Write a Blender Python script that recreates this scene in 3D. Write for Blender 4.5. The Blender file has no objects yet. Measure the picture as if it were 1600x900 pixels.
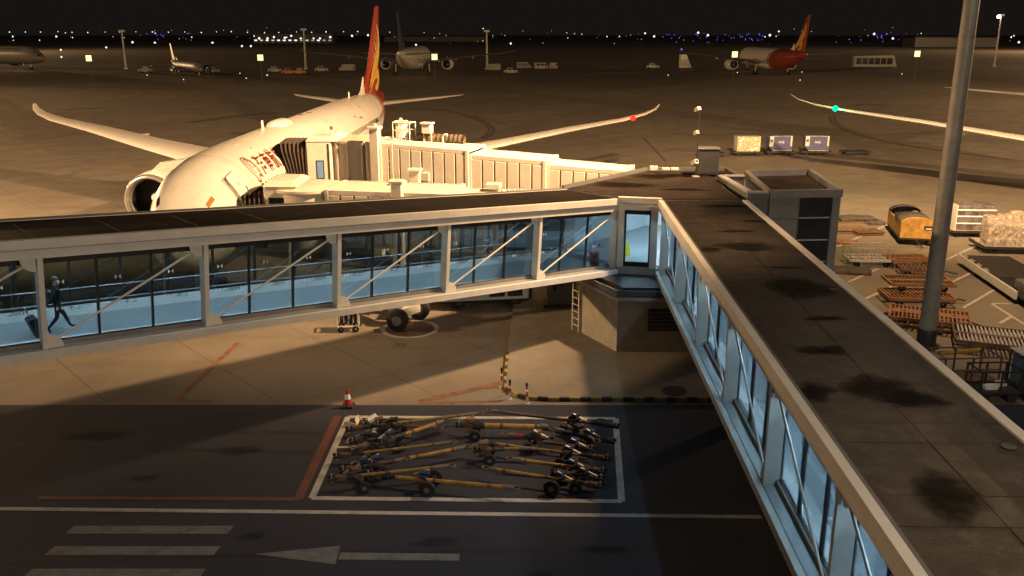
import bpy, bmesh, math, random
from mathutils import Vector, Matrix
random.seed(7)
R = math.radians
S = bpy.context.scene
C = S.collection

# ------------------------------------------------------------------ camera, world, exposure
FPX, CAMH = 1400.0, 14.0
PITCH = math.atan(400 / FPX)
cam = bpy.data.cameras.new('camera'); camo = bpy.data.objects.new('camera', cam); C.objects.link(camo)
cam.lens = 36 * FPX / 1600; cam.clip_end = 6000; cam.clip_start = .1
camo.location = (0, 0, CAMH); camo.rotation_euler = (math.pi / 2 - PITCH, 0, 0)
S.camera = camo
W = bpy.data.worlds.new('World'); S.world = W; W.use_nodes = True
bg = W.node_tree.nodes['Background']; bg.inputs[0].default_value = (.0088, .0066, .0054, 1); bg.inputs[1].default_value = 1.0
S.view_settings.view_transform = 'Standard'; S.view_settings.look = 'None'
S.view_settings.exposure = 0; S.view_settings.gamma = 1; S.view_settings.use_curve_mapping = False
S.cycles.max_bounces = 6; S.cycles.transparent_max_bounces = 16; S.cycles.sample_clamp_indirect = 3

SODIUM = (1.0, .60, .285)
SPILL = (1., .76, .52)
COOL = (.64, .86, 1.0)

_c, _s = math.cos(PITCH), math.sin(PITCH)
def g(x, y, z=0.0):
    """ground (or height z) point seen at photo pixel x, y of the survey picture"""
    a = (x - 800) / FPX; b = (450 - y) / FPX
    t = (z - CAMH) / (-_s + b * _c)
    return Vector((a * t, (_c + b * _s) * t, z))

# ------------------------------------------------------------------ materials
MATS = {}
def mat(name, col, rough=.6, metal=0., var=.12, scale=2., bump=0., detail=5, spec=.4, emit=None, es=0., coat=0.):
    if name in MATS: return MATS[name]
    m = bpy.data.materials.new(name); m.use_nodes = True; nt = m.node_tree; N = nt.nodes; L = nt.links
    b = N['Principled BSDF']; b.inputs['Roughness'].default_value = rough; b.inputs['Metallic'].default_value = metal
    b.inputs['Specular IOR Level'].default_value = spec; b.inputs['Coat Weight'].default_value = coat
    if emit:
        b.inputs['Emission Color'].default_value = (*emit, 1); b.inputs['Emission Strength'].default_value = es
        m.cycles.emission_sampling = 'NONE'
    tc = N.new('ShaderNodeTexCoord')
    n = N.new('ShaderNodeTexNoise'); n.inputs['Scale'].default_value = scale; n.inputs['Detail'].default_value = detail
    n.inputs['Roughness'].default_value = .65
    L.new(tc.outputs['Object'], n.inputs['Vector'])
    r = N.new('ShaderNodeValToRGB')
    r.color_ramp.elements[0].position = .3; r.color_ramp.elements[1].position = .7
    r.color_ramp.elements[0].color = (*[max(0, c * (1 - var)) for c in col], 1)
    r.color_ramp.elements[1].color = (*[min(1, c * (1 + var)) for c in col], 1)
    L.new(n.outputs['Fac'], r.inputs['Fac']); L.new(r.outputs['Color'], b.inputs['Base Color'])
    if bump:
        bm_ = N.new('ShaderNodeBump'); bm_.inputs['Strength'].default_value = bump; bm_.inputs['Distance'].default_value = .02
        n2 = N.new('ShaderNodeTexNoise'); n2.inputs['Scale'].default_value = scale * 9; n2.inputs['Detail'].default_value = 4
        L.new(tc.outputs['Object'], n2.inputs['Vector'])
        L.new(n2.outputs['Fac'], bm_.inputs['Height']); L.new(bm_.outputs['Normal'], b.inputs['Normal'])
    MATS[name] = m
    return m
def nodes(m): return m.node_tree.nodes, m.node_tree.links, m.node_tree.nodes['Principled BSDF']
def math_node(N, L, op, a, b=None, clamp=False):
    n = N.new('ShaderNodeMath'); n.operation = op; n.use_clamp = clamp
    for i, v in enumerate((a, b)):
        if v is None: continue
        if isinstance(v, (int, float)): n.inputs[i].default_value = v
        else: L.new(v, n.inputs[i])
    return n.outputs[0]
def mixc(N, L, fac, a, b):
    n = N.new('ShaderNodeMix'); n.data_type = 'RGBA'
    if isinstance(fac, (int, float)): n.inputs[0].default_value = fac
    else: L.new(fac, n.inputs[0])
    for i, v in ((6, a), (7, b)):
        if isinstance(v, tuple): n.inputs[i].default_value = (*v, 1)
        else: L.new(v, n.inputs[i])
    return n.outputs[2]
def ramp(N, L, fac, p0, p1, c0=(0, 0, 0), c1=(1, 1, 1)):
    r = N.new('ShaderNodeValToRGB'); e = r.color_ramp.elements
    e[0].position = p0; e[1].position = p1; e[0].color = (*c0, 1); e[1].color = (*c1, 1)
    L.new(fac, r.inputs['Fac']); return r.outputs['Color']
def noise(N, L, vec, scale, detail=5, rough=.6):
    n = N.new('ShaderNodeTexNoise'); n.inputs['Scale'].default_value = scale; n.inputs['Detail'].default_value = detail
    n.inputs['Roughness'].default_value = rough; L.new(vec, n.inputs['Vector']); return n.outputs['Fac']
def mapping(N, L, rotz=0, scale=(1, 1, 1), loc=(0, 0, 0)):
    tc = N.new('ShaderNodeTexCoord'); mp = N.new('ShaderNodeMapping')
    mp.inputs['Rotation'].default_value = (0, 0, rotz); mp.inputs['Scale'].default_value = scale; mp.inputs['Location'].default_value = loc
    L.new(tc.outputs['Object'], mp.inputs['Vector']); return mp.outputs['Vector']

def concrete_apron():
    m = mat('apron_concrete', (.27, .25, .22), .75, var=.05); N, L, b = nodes(m)
    v = mapping(N, L, R(-42))
    big = noise(N, L, v, .035, 6, .6); med = noise(N, L, v, .35, 6, .7); fine = noise(N, L, v, 3., 4, .6)
    vs = mapping(N, L, R(-42), (.03, .7, 1)); streak = noise(N, L, vs, 1., 5, .6)
    c = mixc(N, L, ramp(N, L, big, .35, .65), (.145, .126, .102), (.205, .182, .15))
    c = mixc(N, L, math_node(N, L, 'MULTIPLY', ramp(N, L, med, .42, .75), .55), c, (.10, .088, .072))
    c = mixc(N, L, math_node(N, L, 'MULTIPLY', ramp(N, L, streak, .52, .72), .45), c, (.09, .079, .065))
    c = mixc(N, L, math_node(N, L, 'MULTIPLY', ramp(N, L, fine, .3, .7), .25), c, (.23, .205, .175))
    br = N.new('ShaderNodeTexBrick'); br.offset = 0; br.inputs['Scale'].default_value = 1
    br.inputs['Brick Width'].default_value = 5.; br.inputs['Row Height'].default_value = 5.; br.inputs['Mortar Size'].default_value = .03
    br.inputs['Mortar Smooth'].default_value = .4
    L.new(v, br.inputs['Vector'])
    c = mixc(N, L, math_node(N, L, 'MULTIPLY', br.outputs['Fac'], .75), c, (.06, .052, .045))
    L.new(c, b.inputs['Base Color'])
    rr = ramp(N, L, med, .35, .75, (.8, .8, .8), (.5, .5, .5)); L.new(rr, b.inputs['Roughness'])
    bp = N.new('ShaderNodeBump'); bp.inputs['Strength'].default_value = .25; bp.inputs['Distance'].default_value = .01
    L.new(noise(N, L, v, 25, 3), bp.inputs['Height']); L.new(bp.outputs['Normal'], b.inputs['Normal'])
    return m
def asphalt():
    m = mat('asphalt', (.05, .05, .054), .8, var=.05); N, L, b = nodes(m)
    v = mapping(N, L)
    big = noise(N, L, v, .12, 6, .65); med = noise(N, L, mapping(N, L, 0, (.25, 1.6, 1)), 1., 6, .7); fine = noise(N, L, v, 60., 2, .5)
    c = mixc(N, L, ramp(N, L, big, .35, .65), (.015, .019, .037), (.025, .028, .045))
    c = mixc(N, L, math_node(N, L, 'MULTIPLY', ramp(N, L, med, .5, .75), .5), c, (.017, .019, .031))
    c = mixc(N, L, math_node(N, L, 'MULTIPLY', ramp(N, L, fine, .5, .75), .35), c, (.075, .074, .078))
    L.new(c, b.inputs['Base Color'])
    bp = N.new('ShaderNodeBump'); bp.inputs['Strength'].default_value = .35; bp.inputs['Distance'].default_value = .008
    L.new(fine, bp.inputs['Height']); L.new(bp.outputs['Normal'], b.inputs['Normal'])
    return m
def worn_paint(name, col, wear=.45, rough=.65):
    m = mat(name, col, rough, var=.1); N, L, b = nodes(m)
    v = mapping(N, L); n = noise(N, L, v, 1.6, 8, .75); n2 = noise(N, L, mapping(N, L, 0, (.6, 6, 1)), 3., 6, .7)
    f = math_node(N, L, 'MAXIMUM', ramp(N, L, n, .46, .64), ramp(N, L, n2, .52, .68))
    c = mixc(N, L, math_node(N, L, 'MULTIPLY', f, wear), col, tuple(x * .25 + .03 for x in col))
    L.new(c, b.inputs['Base Color']); return m
def roof_felt(name='roof_felt', k=1.):
    m = mat(name, tuple(k * q for q in (.05, .043, .04)), .7, var=.05); N, L, b = nodes(m)
    tc = N.new('ShaderNodeNewGeometry'); v = tc.outputs['Position']
    n1 = noise(N, L, v, .5, 7, .65); n2 = noise(N, L, v, 2.2, 7, .7); n3 = noise(N, L, v, 45, 2, .5)
    c = mixc(N, L, ramp(N, L, n1, .40, .62), tuple(k * q for q in (.0105, .0075, .0062)), tuple(k * q for q in (.019, .014, .0115)))
    c = mixc(N, L, math_node(N, L, 'MULTIPLY', ramp(N, L, n2, .56, .74), .6), c, tuple(k * q for q in (.036, .028, .024)))
    c = mixc(N, L, math_node(N, L, 'MULTIPLY', ramp(N, L, n3, .45, .75), .3), c, tuple(k * q for q in (.03, .024, .021)))
    L.new(c, b.inputs['Base Color'])
    mp = N.new('ShaderNodeMapping'); mp.inputs['Scale'].default_value = (1.2, .12, 1); L.new(v, mp.inputs['Vector']); n4 = noise(N, L, mp.outputs[0], 3., 6, .7)
    mp2 = N.new('ShaderNodeMapping'); mp2.inputs['Scale'].default_value = (.8, 1.0, 1); L.new(v, mp2.inputs['Vector']); n5 = noise(N, L, mp2.outputs[0], .9, 8, .75)
    c = mixc(N, L, math_node(N, L, 'MULTIPLY', ramp(N, L, n4, .55, .75), .35), c, tuple(k * q for q in (.052, .041, .036))); c = mixc(N, L, math_node(N, L, 'MULTIPLY', ramp(N, L, n5, .54, .70), .5), c, tuple(k * q for q in (.048, .038, .034)))
    L.new(c, b.inputs['Base Color'])
    L.new(ramp(N, L, n2, .40, .66, (.60, .60, .60), (.46, .46, .46)), b.inputs['Roughness']); b.inputs['Specular IOR Level'].default_value = .25
    bp = N.new('ShaderNodeBump'); bp.inputs['Strength'].default_value = .5; bp.inputs['Distance'].default_value = .015
    L.new(math_node(N, L, 'ADD', n3, math_node(N, L, 'MULTIPLY', n2, .5)), bp.inputs['Height']); L.new(bp.outputs['Normal'], b.inputs['Normal'])
    return m
def glass_mat(name='walkway_glass', tint=(.78, .85, .87), refl=.06):
    m = bpy.data.materials.new(name); m.use_nodes = True; nt = m.node_tree; N = nt.nodes; L = nt.links
    N.remove(N['Principled BSDF'])
    t = N.new('ShaderNodeBsdfTransparent'); t.inputs[0].default_value = (*tint, 1)
    gl = N.new('ShaderNodeBsdfGlossy'); gl.inputs['Roughness'].default_value = .03; gl.inputs[0].default_value = (.9, .95, 1, 1)
    fr = N.new('ShaderNodeFresnel'); fr.inputs[0].default_value = 1.5
    f = math_node(N, L, 'ADD', math_node(N, L, 'MULTIPLY', fr.outputs[0], .8), refl * .2)
    mx = N.new('ShaderNodeMixShader'); L.new(f, mx.inputs[0]); L.new(t.outputs[0], mx.inputs[1]); L.new(gl.outputs[0], mx.inputs[2])
    L.new(mx.outputs[0], N['Material Output'].inputs[0]); MATS[name] = m; return m
def emitter(name, col, strength):
    m = bpy.data.materials.new(name); m.use_nodes = True; N = m.node_tree.nodes; N.remove(N['Principled BSDF'])
    e = N.new('ShaderNodeEmission'); e.inputs[0].default_value = (*col, 1); e.inputs[1].default_value = strength
    m.node_tree.links.new(e.outputs[0], N['Material Output'].inputs[0]); m.cycles.emission_sampling = 'NONE'; MATS[name] = m; return m
M_CONC = concrete_apron(); M_ASPH = asphalt(); M_ROOF = roof_felt('roof_felt', 1.9); M_ROOF2 = roof_felt('dark_roof_membrane', .62); M_GLASS = glass_mat(); M_GLASS2 = glass_mat('dimming_walkway_glass', (.50, .54, .56), .08)  # far-side glass tint darkened to stand in for dim ground behind
M_WLINE = worn_paint('white_line_paint', (.48, .465, .44), .6); M_WFADE = worn_paint('faded_white_paint', (.19, .19, .19), .8)
M_RLINE = worn_paint('red_line_paint', (.15, .05, .038), .9); M_RFADE = worn_paint('faded_red_paint', (.22, .10, .065), .9)
M_STEEL = mat('white_painted_steel', (.70, .68, .64), .45, var=.10, scale=1.3)
M_STEEL2 = mat('grey_painted_steel', (.42, .42, .42), .5, var=.12, scale=1.5)
M_DARKFR = mat('black_window_frame', (.018, .018, .02), .4, var=.1)
M_SILL = mat('brown_grey_sill', (.22, .20, .18), .6, var=.15)
M_FLOOR = mat('vinyl_floor', (.30, .33, .35), .3, var=.06, scale=.8)
M_INWHITE = mat('interior_white', (.72, .74, .75), .5, var=.04)
M_INGREY = mat('interior_grey_panel', (.36, .38, .40), .5, var=.05)
M_CONCW = mat('wall_concrete', (.33, .31, .27), .85, var=.18, scale=1.2, bump=.3)
M_CLAD = mat('grey_cladding', (.20, .205, .215), .55, var=.10, scale=.9)
M_CLADD = mat('dark_cladding', (.12, .122, .125), .55, var=.12, scale=.9)
M_RUB = mat('black_rubber', (.018, .017, .016), .8, var=.2)
M_BLK = mat('black_metal', (.025, .025, .028), .5, var=.2)
M_BELL = mat('canopy_fabric', (.05, .037, .031), .9, var=.25, scale=4, bump=.3)
M_CREAM = mat('bridge_cream_paint', (.66, .62, .54), .5, var=.09, scale=1.1)
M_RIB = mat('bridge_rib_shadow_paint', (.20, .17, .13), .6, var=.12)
M_YEL = mat('yellow_paint', (.34, .20, .05), .6, var=.4, scale=3)
M_OLIVE = mat('weathered_yellow_paint', (.22, .16, .055), .65, var=.35, scale=4)
M_ORAN = mat('orange_paint', (.26, .13, .065), .6, var=.3, scale=3)
M_RUST = mat('rusty_brown_steel', (.115, .07, .045), .75, var=.35, scale=4)
M_NAVY = mat('navy_paint', (.02, .03, .09), .5, var=.2)
M_BLUE = mat('container_blue', (.075, .09, .20), .55, var=.15, scale=2)
M_ALU = mat('scuffed_aluminium', (.50, .47, .42), .45, .5, var=.25, scale=3)
M_RED = mat('red_paint', (.34, .03, .02), .5, var=.2)
M_TUGW = mat('vehicle_white', (.62, .61, .58), .4, var=.08, coat=.3)
M_VGLASS = mat('dark_vehicle_glass', (.02, .022, .026), .12, var=.05, spec=.8)
M_WOOD = mat('weathered_timber', (.17, .11, .07), .85, var=.35, scale=5, bump=.3)
M_TARP = mat('grey_tarpaulin', (.06, .058, .056), .75, var=.25, scale=3, bump=.4)
M_MAST = mat('galvanised_mast', (.27, .26, .245), .55, .2, var=.22, scale=1.6)
M_AIR = mat('aircraft_white_paint', (.62, .60, .565), .32, var=.03, scale=.5, coat=.25)
M_AIRG = mat('aircraft_grey_paint', (.44, .43, .41), .38, var=.05, scale=.6)
M_AIRR = mat('aircraft_red_paint', (.25, .032, .018), .35, var=.06, coat=.25)
M_GOLD = mat('aircraft_gold_paint', (.62, .36, .05), .35, var=.06)
M_AIRN = mat('aircraft_navy_paint', (.018, .03, .10), .35, var=.06)
M_TXTR = mat('red_lettering', (.15, .014, .008), .4, var=.03)
M_TXTB = mat('dark_lettering', (.03, .03, .035), .5, var=.03)
M_TXTW = mat('white_lettering', (.75, .75, .74), .5, var=.03)
M_METAL = mat('bare_engine_lip', (.62, .60, .57), .22, .85, var=.05)
M_FAN = mat('engine_fan_dark', (.022, .022, .025), .4, .3, var=.2)

# ------------------------------------------------------------------ mesh helpers
class MB:
    def __init__(s): s.v = []; s.f = []; s.m = []; s.mi = 0
    def add(s, vs, fs):
        o = len(s.v); s.v += [tuple(p) for p in vs]; s.f += [tuple(i + o for i in f) for f in fs]; s.m += [s.mi] * len(fs); return s
    def box(s, x0, x1, y0, y1, z0, z1):
        return s.add([(x0, y0, z0), (x1, y0, z0), (x1, y1, z0), (x0, y1, z0), (x0, y0, z1), (x1, y0, z1), (x1, y1, z1), (x0, y1, z1)],
                     [(0, 3, 2, 1), (4, 5, 6, 7), (0, 1, 5, 4), (1, 2, 6, 5), (2, 3, 7, 6), (3, 0, 4, 7)])
    def cbox(s, x0, x1, y0, y1, z0, z1, c=.03):
        """box with chamfered upright edges and top"""
        p = [(x0 + c, y0), (x1 - c, y0), (x1, y0 + c), (x1, y1 - c), (x1 - c, y1), (x0 + c, y1), (x0, y1 - c), (x0, y0 + c)]
        mx, my = (x0 + x1) / 2, (y0 + y1) / 2
        sx = 1 - 2 * c / max(.001, x1 - x0); sy = 1 - 2 * c / max(.001, y1 - y0)
        vs = [(a, b, z0) for a, b in p] + [(a, b, z1 - c) for a, b in p] + [(mx + (a - mx) * sx, my + (b - my) * sy, z1) for a, b in p]
        fs = [tuple(range(7, -1, -1)), tuple(range(16, 24))]
        for k in (0, 8): fs += [(k + i, k + (i + 1) % 8, k + 8 + (i + 1) % 8, k + 8 + i) for i in range(8)]
        return s.add(vs, fs)
    def beam(s, p, q, w, h, up=(0, 0, 1)):
        p, q = Vector(p), Vector(q); d = (q - p).normalized(); up = Vector(up)
        if abs(d.dot(up)) > .99: up = Vector((1, 0, 0))
        a = d.cross(up).normalized() * (w / 2); b = a.cross(d).normalized() * (h / 2)
        vs = [p - a - b, p + a - b, p + a + b, p - a + b, q - a - b, q + a - b, q + a + b, q - a + b]
        return s.add(vs, [(0, 3, 2, 1), (4, 5, 6, 7), (0, 1, 5, 4), (1, 2, 6, 5), (2, 3, 7, 6), (3, 0, 4, 7)])
    def tube(s, p, q, r, n=10, r2=None, caps=True):
        p, q = Vector(p), Vector(q); r2 = r if r2 is None else r2; d = (q - p).normalized()
        up = Vector((0, 0, 1)) if abs(d.z) < .95 else Vector((1, 0, 0))
        a = d.cross(up).normalized(); b = a.cross(d)
        vs = []
        for c, rr in ((p, r), (q, r2)): vs += [c + (a * math.cos(2 * math.pi * i / n) + b * math.sin(2 * math.pi * i / n)) * rr for i in range(n)]
        fs = [(i, (i + 1) % n, n + (i + 1) % n, n + i) for i in range(n)]
        if caps: fs += [tuple(range(n - 1, -1, -1)), tuple(range(n, 2 * n))]
        return s.add(vs, fs)
    def path(s, pts, r, n=8):
        for a, b in zip(pts, pts[1:]): s.tube(a, b, r, n)
        return s
    def prism(s, poly, z0, z1):
        n = len(poly); vs = [(x, y, z0) for x, y in poly] + [(x, y, z1) for x, y in poly]
        return s.add(vs, [tuple(range(n - 1, -1, -1)), tuple(range(n, 2 * n))] + [(i, (i + 1) % n, n + (i + 1) % n, n + i) for i in range(n)])
    def prism_axis(s, poly, a0, a1, axis='y'):
        """extrude a polygon along an axis; poly points are the two other coordinates"""
        n = len(poly)
        f = {'x': lambda p, a: (a, p[0], p[1]), 'y': lambda p, a: (p[0], a, p[1])}[axis]
        vs = [f(p, a0) for p in poly] + [f(p, a1) for p in poly]
        return s.add(vs, [tuple(range(n - 1, -1, -1)), tuple(range(n, 2 * n))] + [(i, (i + 1) % n, n + (i + 1) % n, n + i) for i in range(n)])
    def lathe(s, prof, c=(0, 0, 0), axis='y', n=24):
        """prof: (position along axis, radius)"""
        c = Vector(c); vs = []
        for a, r in prof:
            for i in range(n):
                t = 2 * math.pi * i / n; u, w = r * math.cos(t), r * math.sin(t)
                vs.append(c + Vector({'x': (a, u, w), 'y': (u, a, w), 'z': (u, w, a)}[axis]))
        fs = []
        for k in range(len(prof) - 1):
            fs += [(k * n + i, k * n + (i + 1) % n, (k + 1) * n + (i + 1) % n, (k + 1) * n + i) for i in range(n)]
        return s.add(vs, fs)
    def loft(s, rings, cap=True):
        n = len(rings[0]); vs = [p for r in rings for p in r]; fs = []
        for k in range(len(rings) - 1):
            fs += [(k * n + i, k * n + (i + 1) % n, (k + 1) * n + (i + 1) % n, (k + 1) * n + i) for i in range(n)]
        if cap: fs += [tuple(range(n - 1, -1, -1)), tuple(range((len(rings) - 1) * n, len(rings) * n))]
        return s.add(vs, fs)
    def mesh(s, name, mats, smooth=False, angle=None):
        me = bpy.data.meshes.new(name); me.from_pydata(s.v, [], s.f)
        for m in (mats if isinstance(mats, (list, tuple)) else [mats]): me.materials.append(m)
        if any(s.m): me.polygons.foreach_set('material_index', s.m)
        b = bmesh.new(); b.from_mesh(me); bmesh.ops.recalc_face_normals(b, faces=b.faces); b.to_mesh(me); b.free()
        if smooth:
            me.polygons.foreach_set('use_smooth', [True] * len(me.polygons))
            me.set_sharp_from_angle(angle=R(angle or 40))
        me.update(); return me
    def build(s, name, mats, parent=None, smooth=False, angle=None):
        return link(name, s.mesh(name, mats, smooth, angle), parent)
def link(name, me, parent=None, loc=None, rot=None):
    o = bpy.data.objects.new(name, me); C.objects.link(o)
    if parent: o.parent = parent
    if loc is not None: o.location = loc
    if rot is not None: o.rotation_euler = rot
    return o
def tag(o, label, cat, group=None):
    o['label'] = label; o['category'] = cat
    if group: o['group'] = group
    return o
def thing(name, label, cat, loc=(0, 0, 0), rotz=0, group=None, rot=None):
    o = bpy.data.objects.new(name, None); C.objects.link(o); o.empty_display_size = .2
    o.location = loc; o.rotation_euler = rot or (0, 0, rotz)
    return tag(o, label, cat, group)
def struct(name, mb, m, parent=None, kind='structure', **k):
    o = mb.build(name, m, parent, **k)
    if kind and not parent: o['kind'] = kind
    return o
def copy_tree(o, parent=None):
    c = o.copy(); C.objects.link(c)
    if parent: c.parent = parent
    for ch in list(o.children): copy_tree(ch, c)
    return c
def text_mesh(body, size, fn=None, name='lettering', bold=0.):
    """flat text as a mesh (x right, y up), optionally mapped by fn(x, y) -> 3D point"""
    cu = bpy.data.curves.new('t', 'FONT'); cu.body = body; cu.size = size; cu.resolution_u = 3; cu.offset = bold
    o = bpy.data.objects.new('t', cu); C.objects.link(o)
    bpy.context.view_layer.update()
    me = bpy.data.meshes.new_from_object(o.evaluated_get(bpy.context.evaluated_depsgraph_get()))
    bpy.data.objects.remove(o); bpy.data.curves.remove(cu)
    if fn:
        b = bmesh.new(); b.from_mesh(me)
        bmesh.ops.triangulate(b, faces=b.faces)
        for _ in range(3):
            bmesh.ops.subdivide_edges(b, edges=[e for e in b.edges if e.calc_length() > .16], cuts=1)
            bmesh.ops.triangulate(b, faces=b.faces)
        b.to_mesh(me); b.free()
        for v in me.vertices: v.co = fn(v.co.x, v.co.y)
    me.materials.clear(); me.name = name; return me
def lamp(name, kind, loc, energy, col, parent=None, **k):
    l = bpy.data.lights.new(name, kind); l.energy = energy; l.color = col
    for a, v in k.items(): setattr(l, a, v)
    o = bpy.data.objects.new(name, l); C.objects.link(o); o.location = loc
    if parent: o.parent = parent
    return o

# ------------------------------------------------------------------ floodlight masts (they light the apron)
LUM = .36
BEAMS = (((-45, 75, -27), 46, 1.75), ((40, 85, -27), 46, 2.0), ((-34, 17, -21), 46, 1.3), ((10, 18, -27), 56, .26), ((-17.5, -7, -27), 17, .22))
def flood_mast(loc, label, power, height=27., beams=BEAMS, r0=.38, r1=.27, spill=.025, lit=True, group='floodlight masts along the terminal'):
    t = thing('floodlight_mast', label, 'light mast', loc, 0, group)
    MB().lathe([(0, r0 + .25), (.05, r0 + .25), (.06, r0 * 1.12), (.75, r0 * 1.12), (.85, r0 * 1.02)], axis='z', n=20).build('base_collar', M_BLK, t, True)
    mb = MB(); k = 6
    for i in range(k):
        a, b = .8 + (height - .8) * i / k, .8 + (height - .8) * (i + 1) / k
        ra, rb = r0 + (r1 - r0) * a / height, r0 + (r1 - r0) * b / height
        mb.lathe([(a, ra), (b - .06, rb + .004), (b - .05, rb + .02), (b, rb + .02)], axis='z', n=20)
    mb.build('mast_shaft', M_MAST, t, True, 30)
    power *= LUM
    MB().lathe([(height, .3), (height, 1.3), (height + .12, 1.3), (height + .12, .3)], axis='z', n=20).build('head_ring', M_MAST, t)
    for i in range(8):
        a = 2 * math.pi * i / 8; d = Vector((math.cos(a), math.sin(a), 0))
        f = MB().box(-.3, .3, -.12, .12, -.25, .25).build('floodlight', M_BLK, t)
        f.location = d * 1.2 + Vector((0, 0, height + .45)); f.rotation_euler = (R(28), 0, a + math.pi / 2)
        MB().box(-.26, .26, -.135, -.125, -.21, .21).build('lens', mat('floodlight_lens', (.9, .8, .6), .2, emit=SODIUM, es=30.), f)
    if lit:
        lamp('floodlight_spill', 'POINT', (0, -1.9, height - .3), power * spill, SPILL if beams else SODIUM, t, shadow_soft_size=.7)
        for (ax, ay, az), half, k in beams:
            d = Vector((ax, ay, 0)).normalized() * 1.9
            sp = lamp('floodlight_beam', 'SPOT', (d.x, d.y, height - .3), power * k, SODIUM, t, shadow_soft_size=.7, spot_size=R(2 * half), spot_blend=1.)
            sp.rotation_euler = Vector((ax, ay, az)).to_track_quat('-Z', 'Y').to_euler()
    return t
MAST = g(1446, 540)
flood_mast(MAST, 'tall grey floodlight mast rising out of frame beside the dollies on the right', 420000)
flood_mast((-47, 40, 0), 'floodlight mast beyond the left end of the glazed walkway, out of frame', 260000, 16., BEAMS[:2] + (((51, -1, -13.5), 16, .8),))
flood_mast((100, 40, 0), 'floodlight mast far to the right beyond the parked wing, out of frame', 420000, 27., BEAMS[:2])
flood_mast((-125, 42, 0), 'floodlight mast far to the left along the terminal, out of frame', 420000, 27., BEAMS[:2])

flood_mast((-165, 150, 0), 'added fill light mast on the open apron far left, out of frame', 900000, 28., (), spill=1.)  # unseen mast pair added to brighten the middle and far apron
flood_mast((165, 160, 0), 'added fill light mast on the open apron far right, out of frame', 900000, 28., (), spill=1.)
flood_mast((-260, 330, 0), 'added fill light mast beyond the far stands on the left, out of frame', 330000, 28., (), spill=1.)  # second unseen pair, added as fill for the far stands
flood_mast((270, 340, 0), 'added fill light mast beyond the far stands on the right, out of frame', 330000, 28., (), spill=1.)

flood_mast((-440, 640, 0), 'added fill light mast at the airfield edge on the left, out of frame', 5000000, 28., (), spill=1.)  # unseen pair added to lift the dark ground near the horizon
flood_mast((450, 650, 0), 'added fill light mast at the airfield edge on the right, out of frame', 5000000, 28., (), spill=1.)

fac = thing('terminal_facade', 'pale terminal wall with a strip of windows behind the viewpoint, out of frame', 'building', (0, -4.5, 0))
MB().box(-70, 70, -6, 0, 0, 21).build('wall', mat('terminal_panel', (.22, .22, .22), .6), fac)
for k in range(28): MB().box(-69 + k * 5, -65 + k * 5, .002, .06, 11, 16).build('window', mat('terminal_glass', (.03, .035, .04), .1), fac)
for fx, fp in ((15, 11500),):  # unseen lamp added to whiten the light on the foreground
    fl = thing('added_wall_fill', 'unseen fill floodlight added to the terminal wall above the %s walkway end, out of frame' % ('right' if fx > 0 else 'left'), 'floodlight', (fx, -4.44, 17.5), 0, 'added fill floodlights on the terminal wall')
    MB().beam((0, 0, 0), (0, .9, .1), .08, .08).build('bracket', M_BLK, fl); MB().cbox(-.3, .3, .9, 1.25, -.15, .2, .04).build('housing', M_BLK, fl)
    lamp('added_wall_fill_light', 'POINT', (0, 1.6, -.1), fp, (1., .80, .58), fl, shadow_soft_size=.5)

# ------------------------------------------------------------------ ground, road, markings
def sheet(name, pts, z, m, kind='structure'):
    return struct(name, MB().add([(p[0], p[1], z) for p in pts], [tuple(range(len(pts)))]), m, kind=kind)
sheet('apron_ground', [(-2500, -300), (2500, -300), (2500, 4000), (-2500, 4000)], 0, M_CONC)
ROADY = 32.42
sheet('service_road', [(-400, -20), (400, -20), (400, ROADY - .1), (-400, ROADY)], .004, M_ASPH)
def strip(mb, p, q, w, z):
    p, q = Vector(p).to_2d(), Vector(q).to_2d(); d = (q - p).normalized(); n = Vector((-d.y, d.x)) * w / 2
    a = [p - n, q - n, q + n, p + n]
    mb.add([(v.x, v.y, z) for v in a], [(0, 1, 2, 3)]); return mb
def marking(name, segs, m, z=.008):
    mb = MB()
    for i, (p, q, w) in enumerate(segs): strip(mb, p, q, w, z + .0007 * (i % 4))
    return struct(name, mb, m)
def G(x, y): return g(x, y)
BTL, BTR, BBL, BBR = Vector((-6.2, 31.25, 0)), Vector((3.9, 31.1, 0)), Vector((-6.25, 25.1, 0)), Vector((3.4, 24.9, 0))
marking('towbar_bay_marking', [(BTL, BTR, .22), (BTR, BBR, .22), (BBR, BBL, .22), (BBL, BTL, .22), (G(524, 699), G(575, 698), .14), (G(590, 655), G(577, 698), .14)], M_WLINE)
marking('road_edge_line', [(G(-300, 792), G(0, 795), .2), (G(0, 795), G(1190, 808), .2)], M_WLINE)
mbc = MB()
for x0, x1, y in ((-12.95, -8.25, 23.25), (-13.0, -8.3, 22.15), (-13.05, -8.35, 21.05), (-13.1, -8.4, 20.0)):
    mbc.add([(x0, y - .22, .008), (x1, y - .22, .008), (x1 + .05, y + .22, .008), (x0 + .05, y + .22, .008)], [(0, 1, 2, 3)])
struct('crossing_marking', mbc, M_WFADE)
t1, t2, t3, t4, t5 = G(398, 866), G(532, 853), G(524, 882), G(530, 869), G(718, 871)
struct('arrow_marking', MB().add([(*t1.xy, .008), (*t3.xy, .008), (*t2.xy, .008)], [(0, 1, 2)]).add([(t4.x, t4.y - .17, .0085), (t5.x, t5.y - .17, .0085), (t5.x, t5.y + .17, .0085), (t4.x, t4.y + .17, .0085)], [(0, 1, 2, 3)]), M_WFADE)
marking('red_safety_line', [(G(528, 650), G(466, 780), .3), (G(466, 780), G(60, 778), .2)], M_RLINE)
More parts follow.
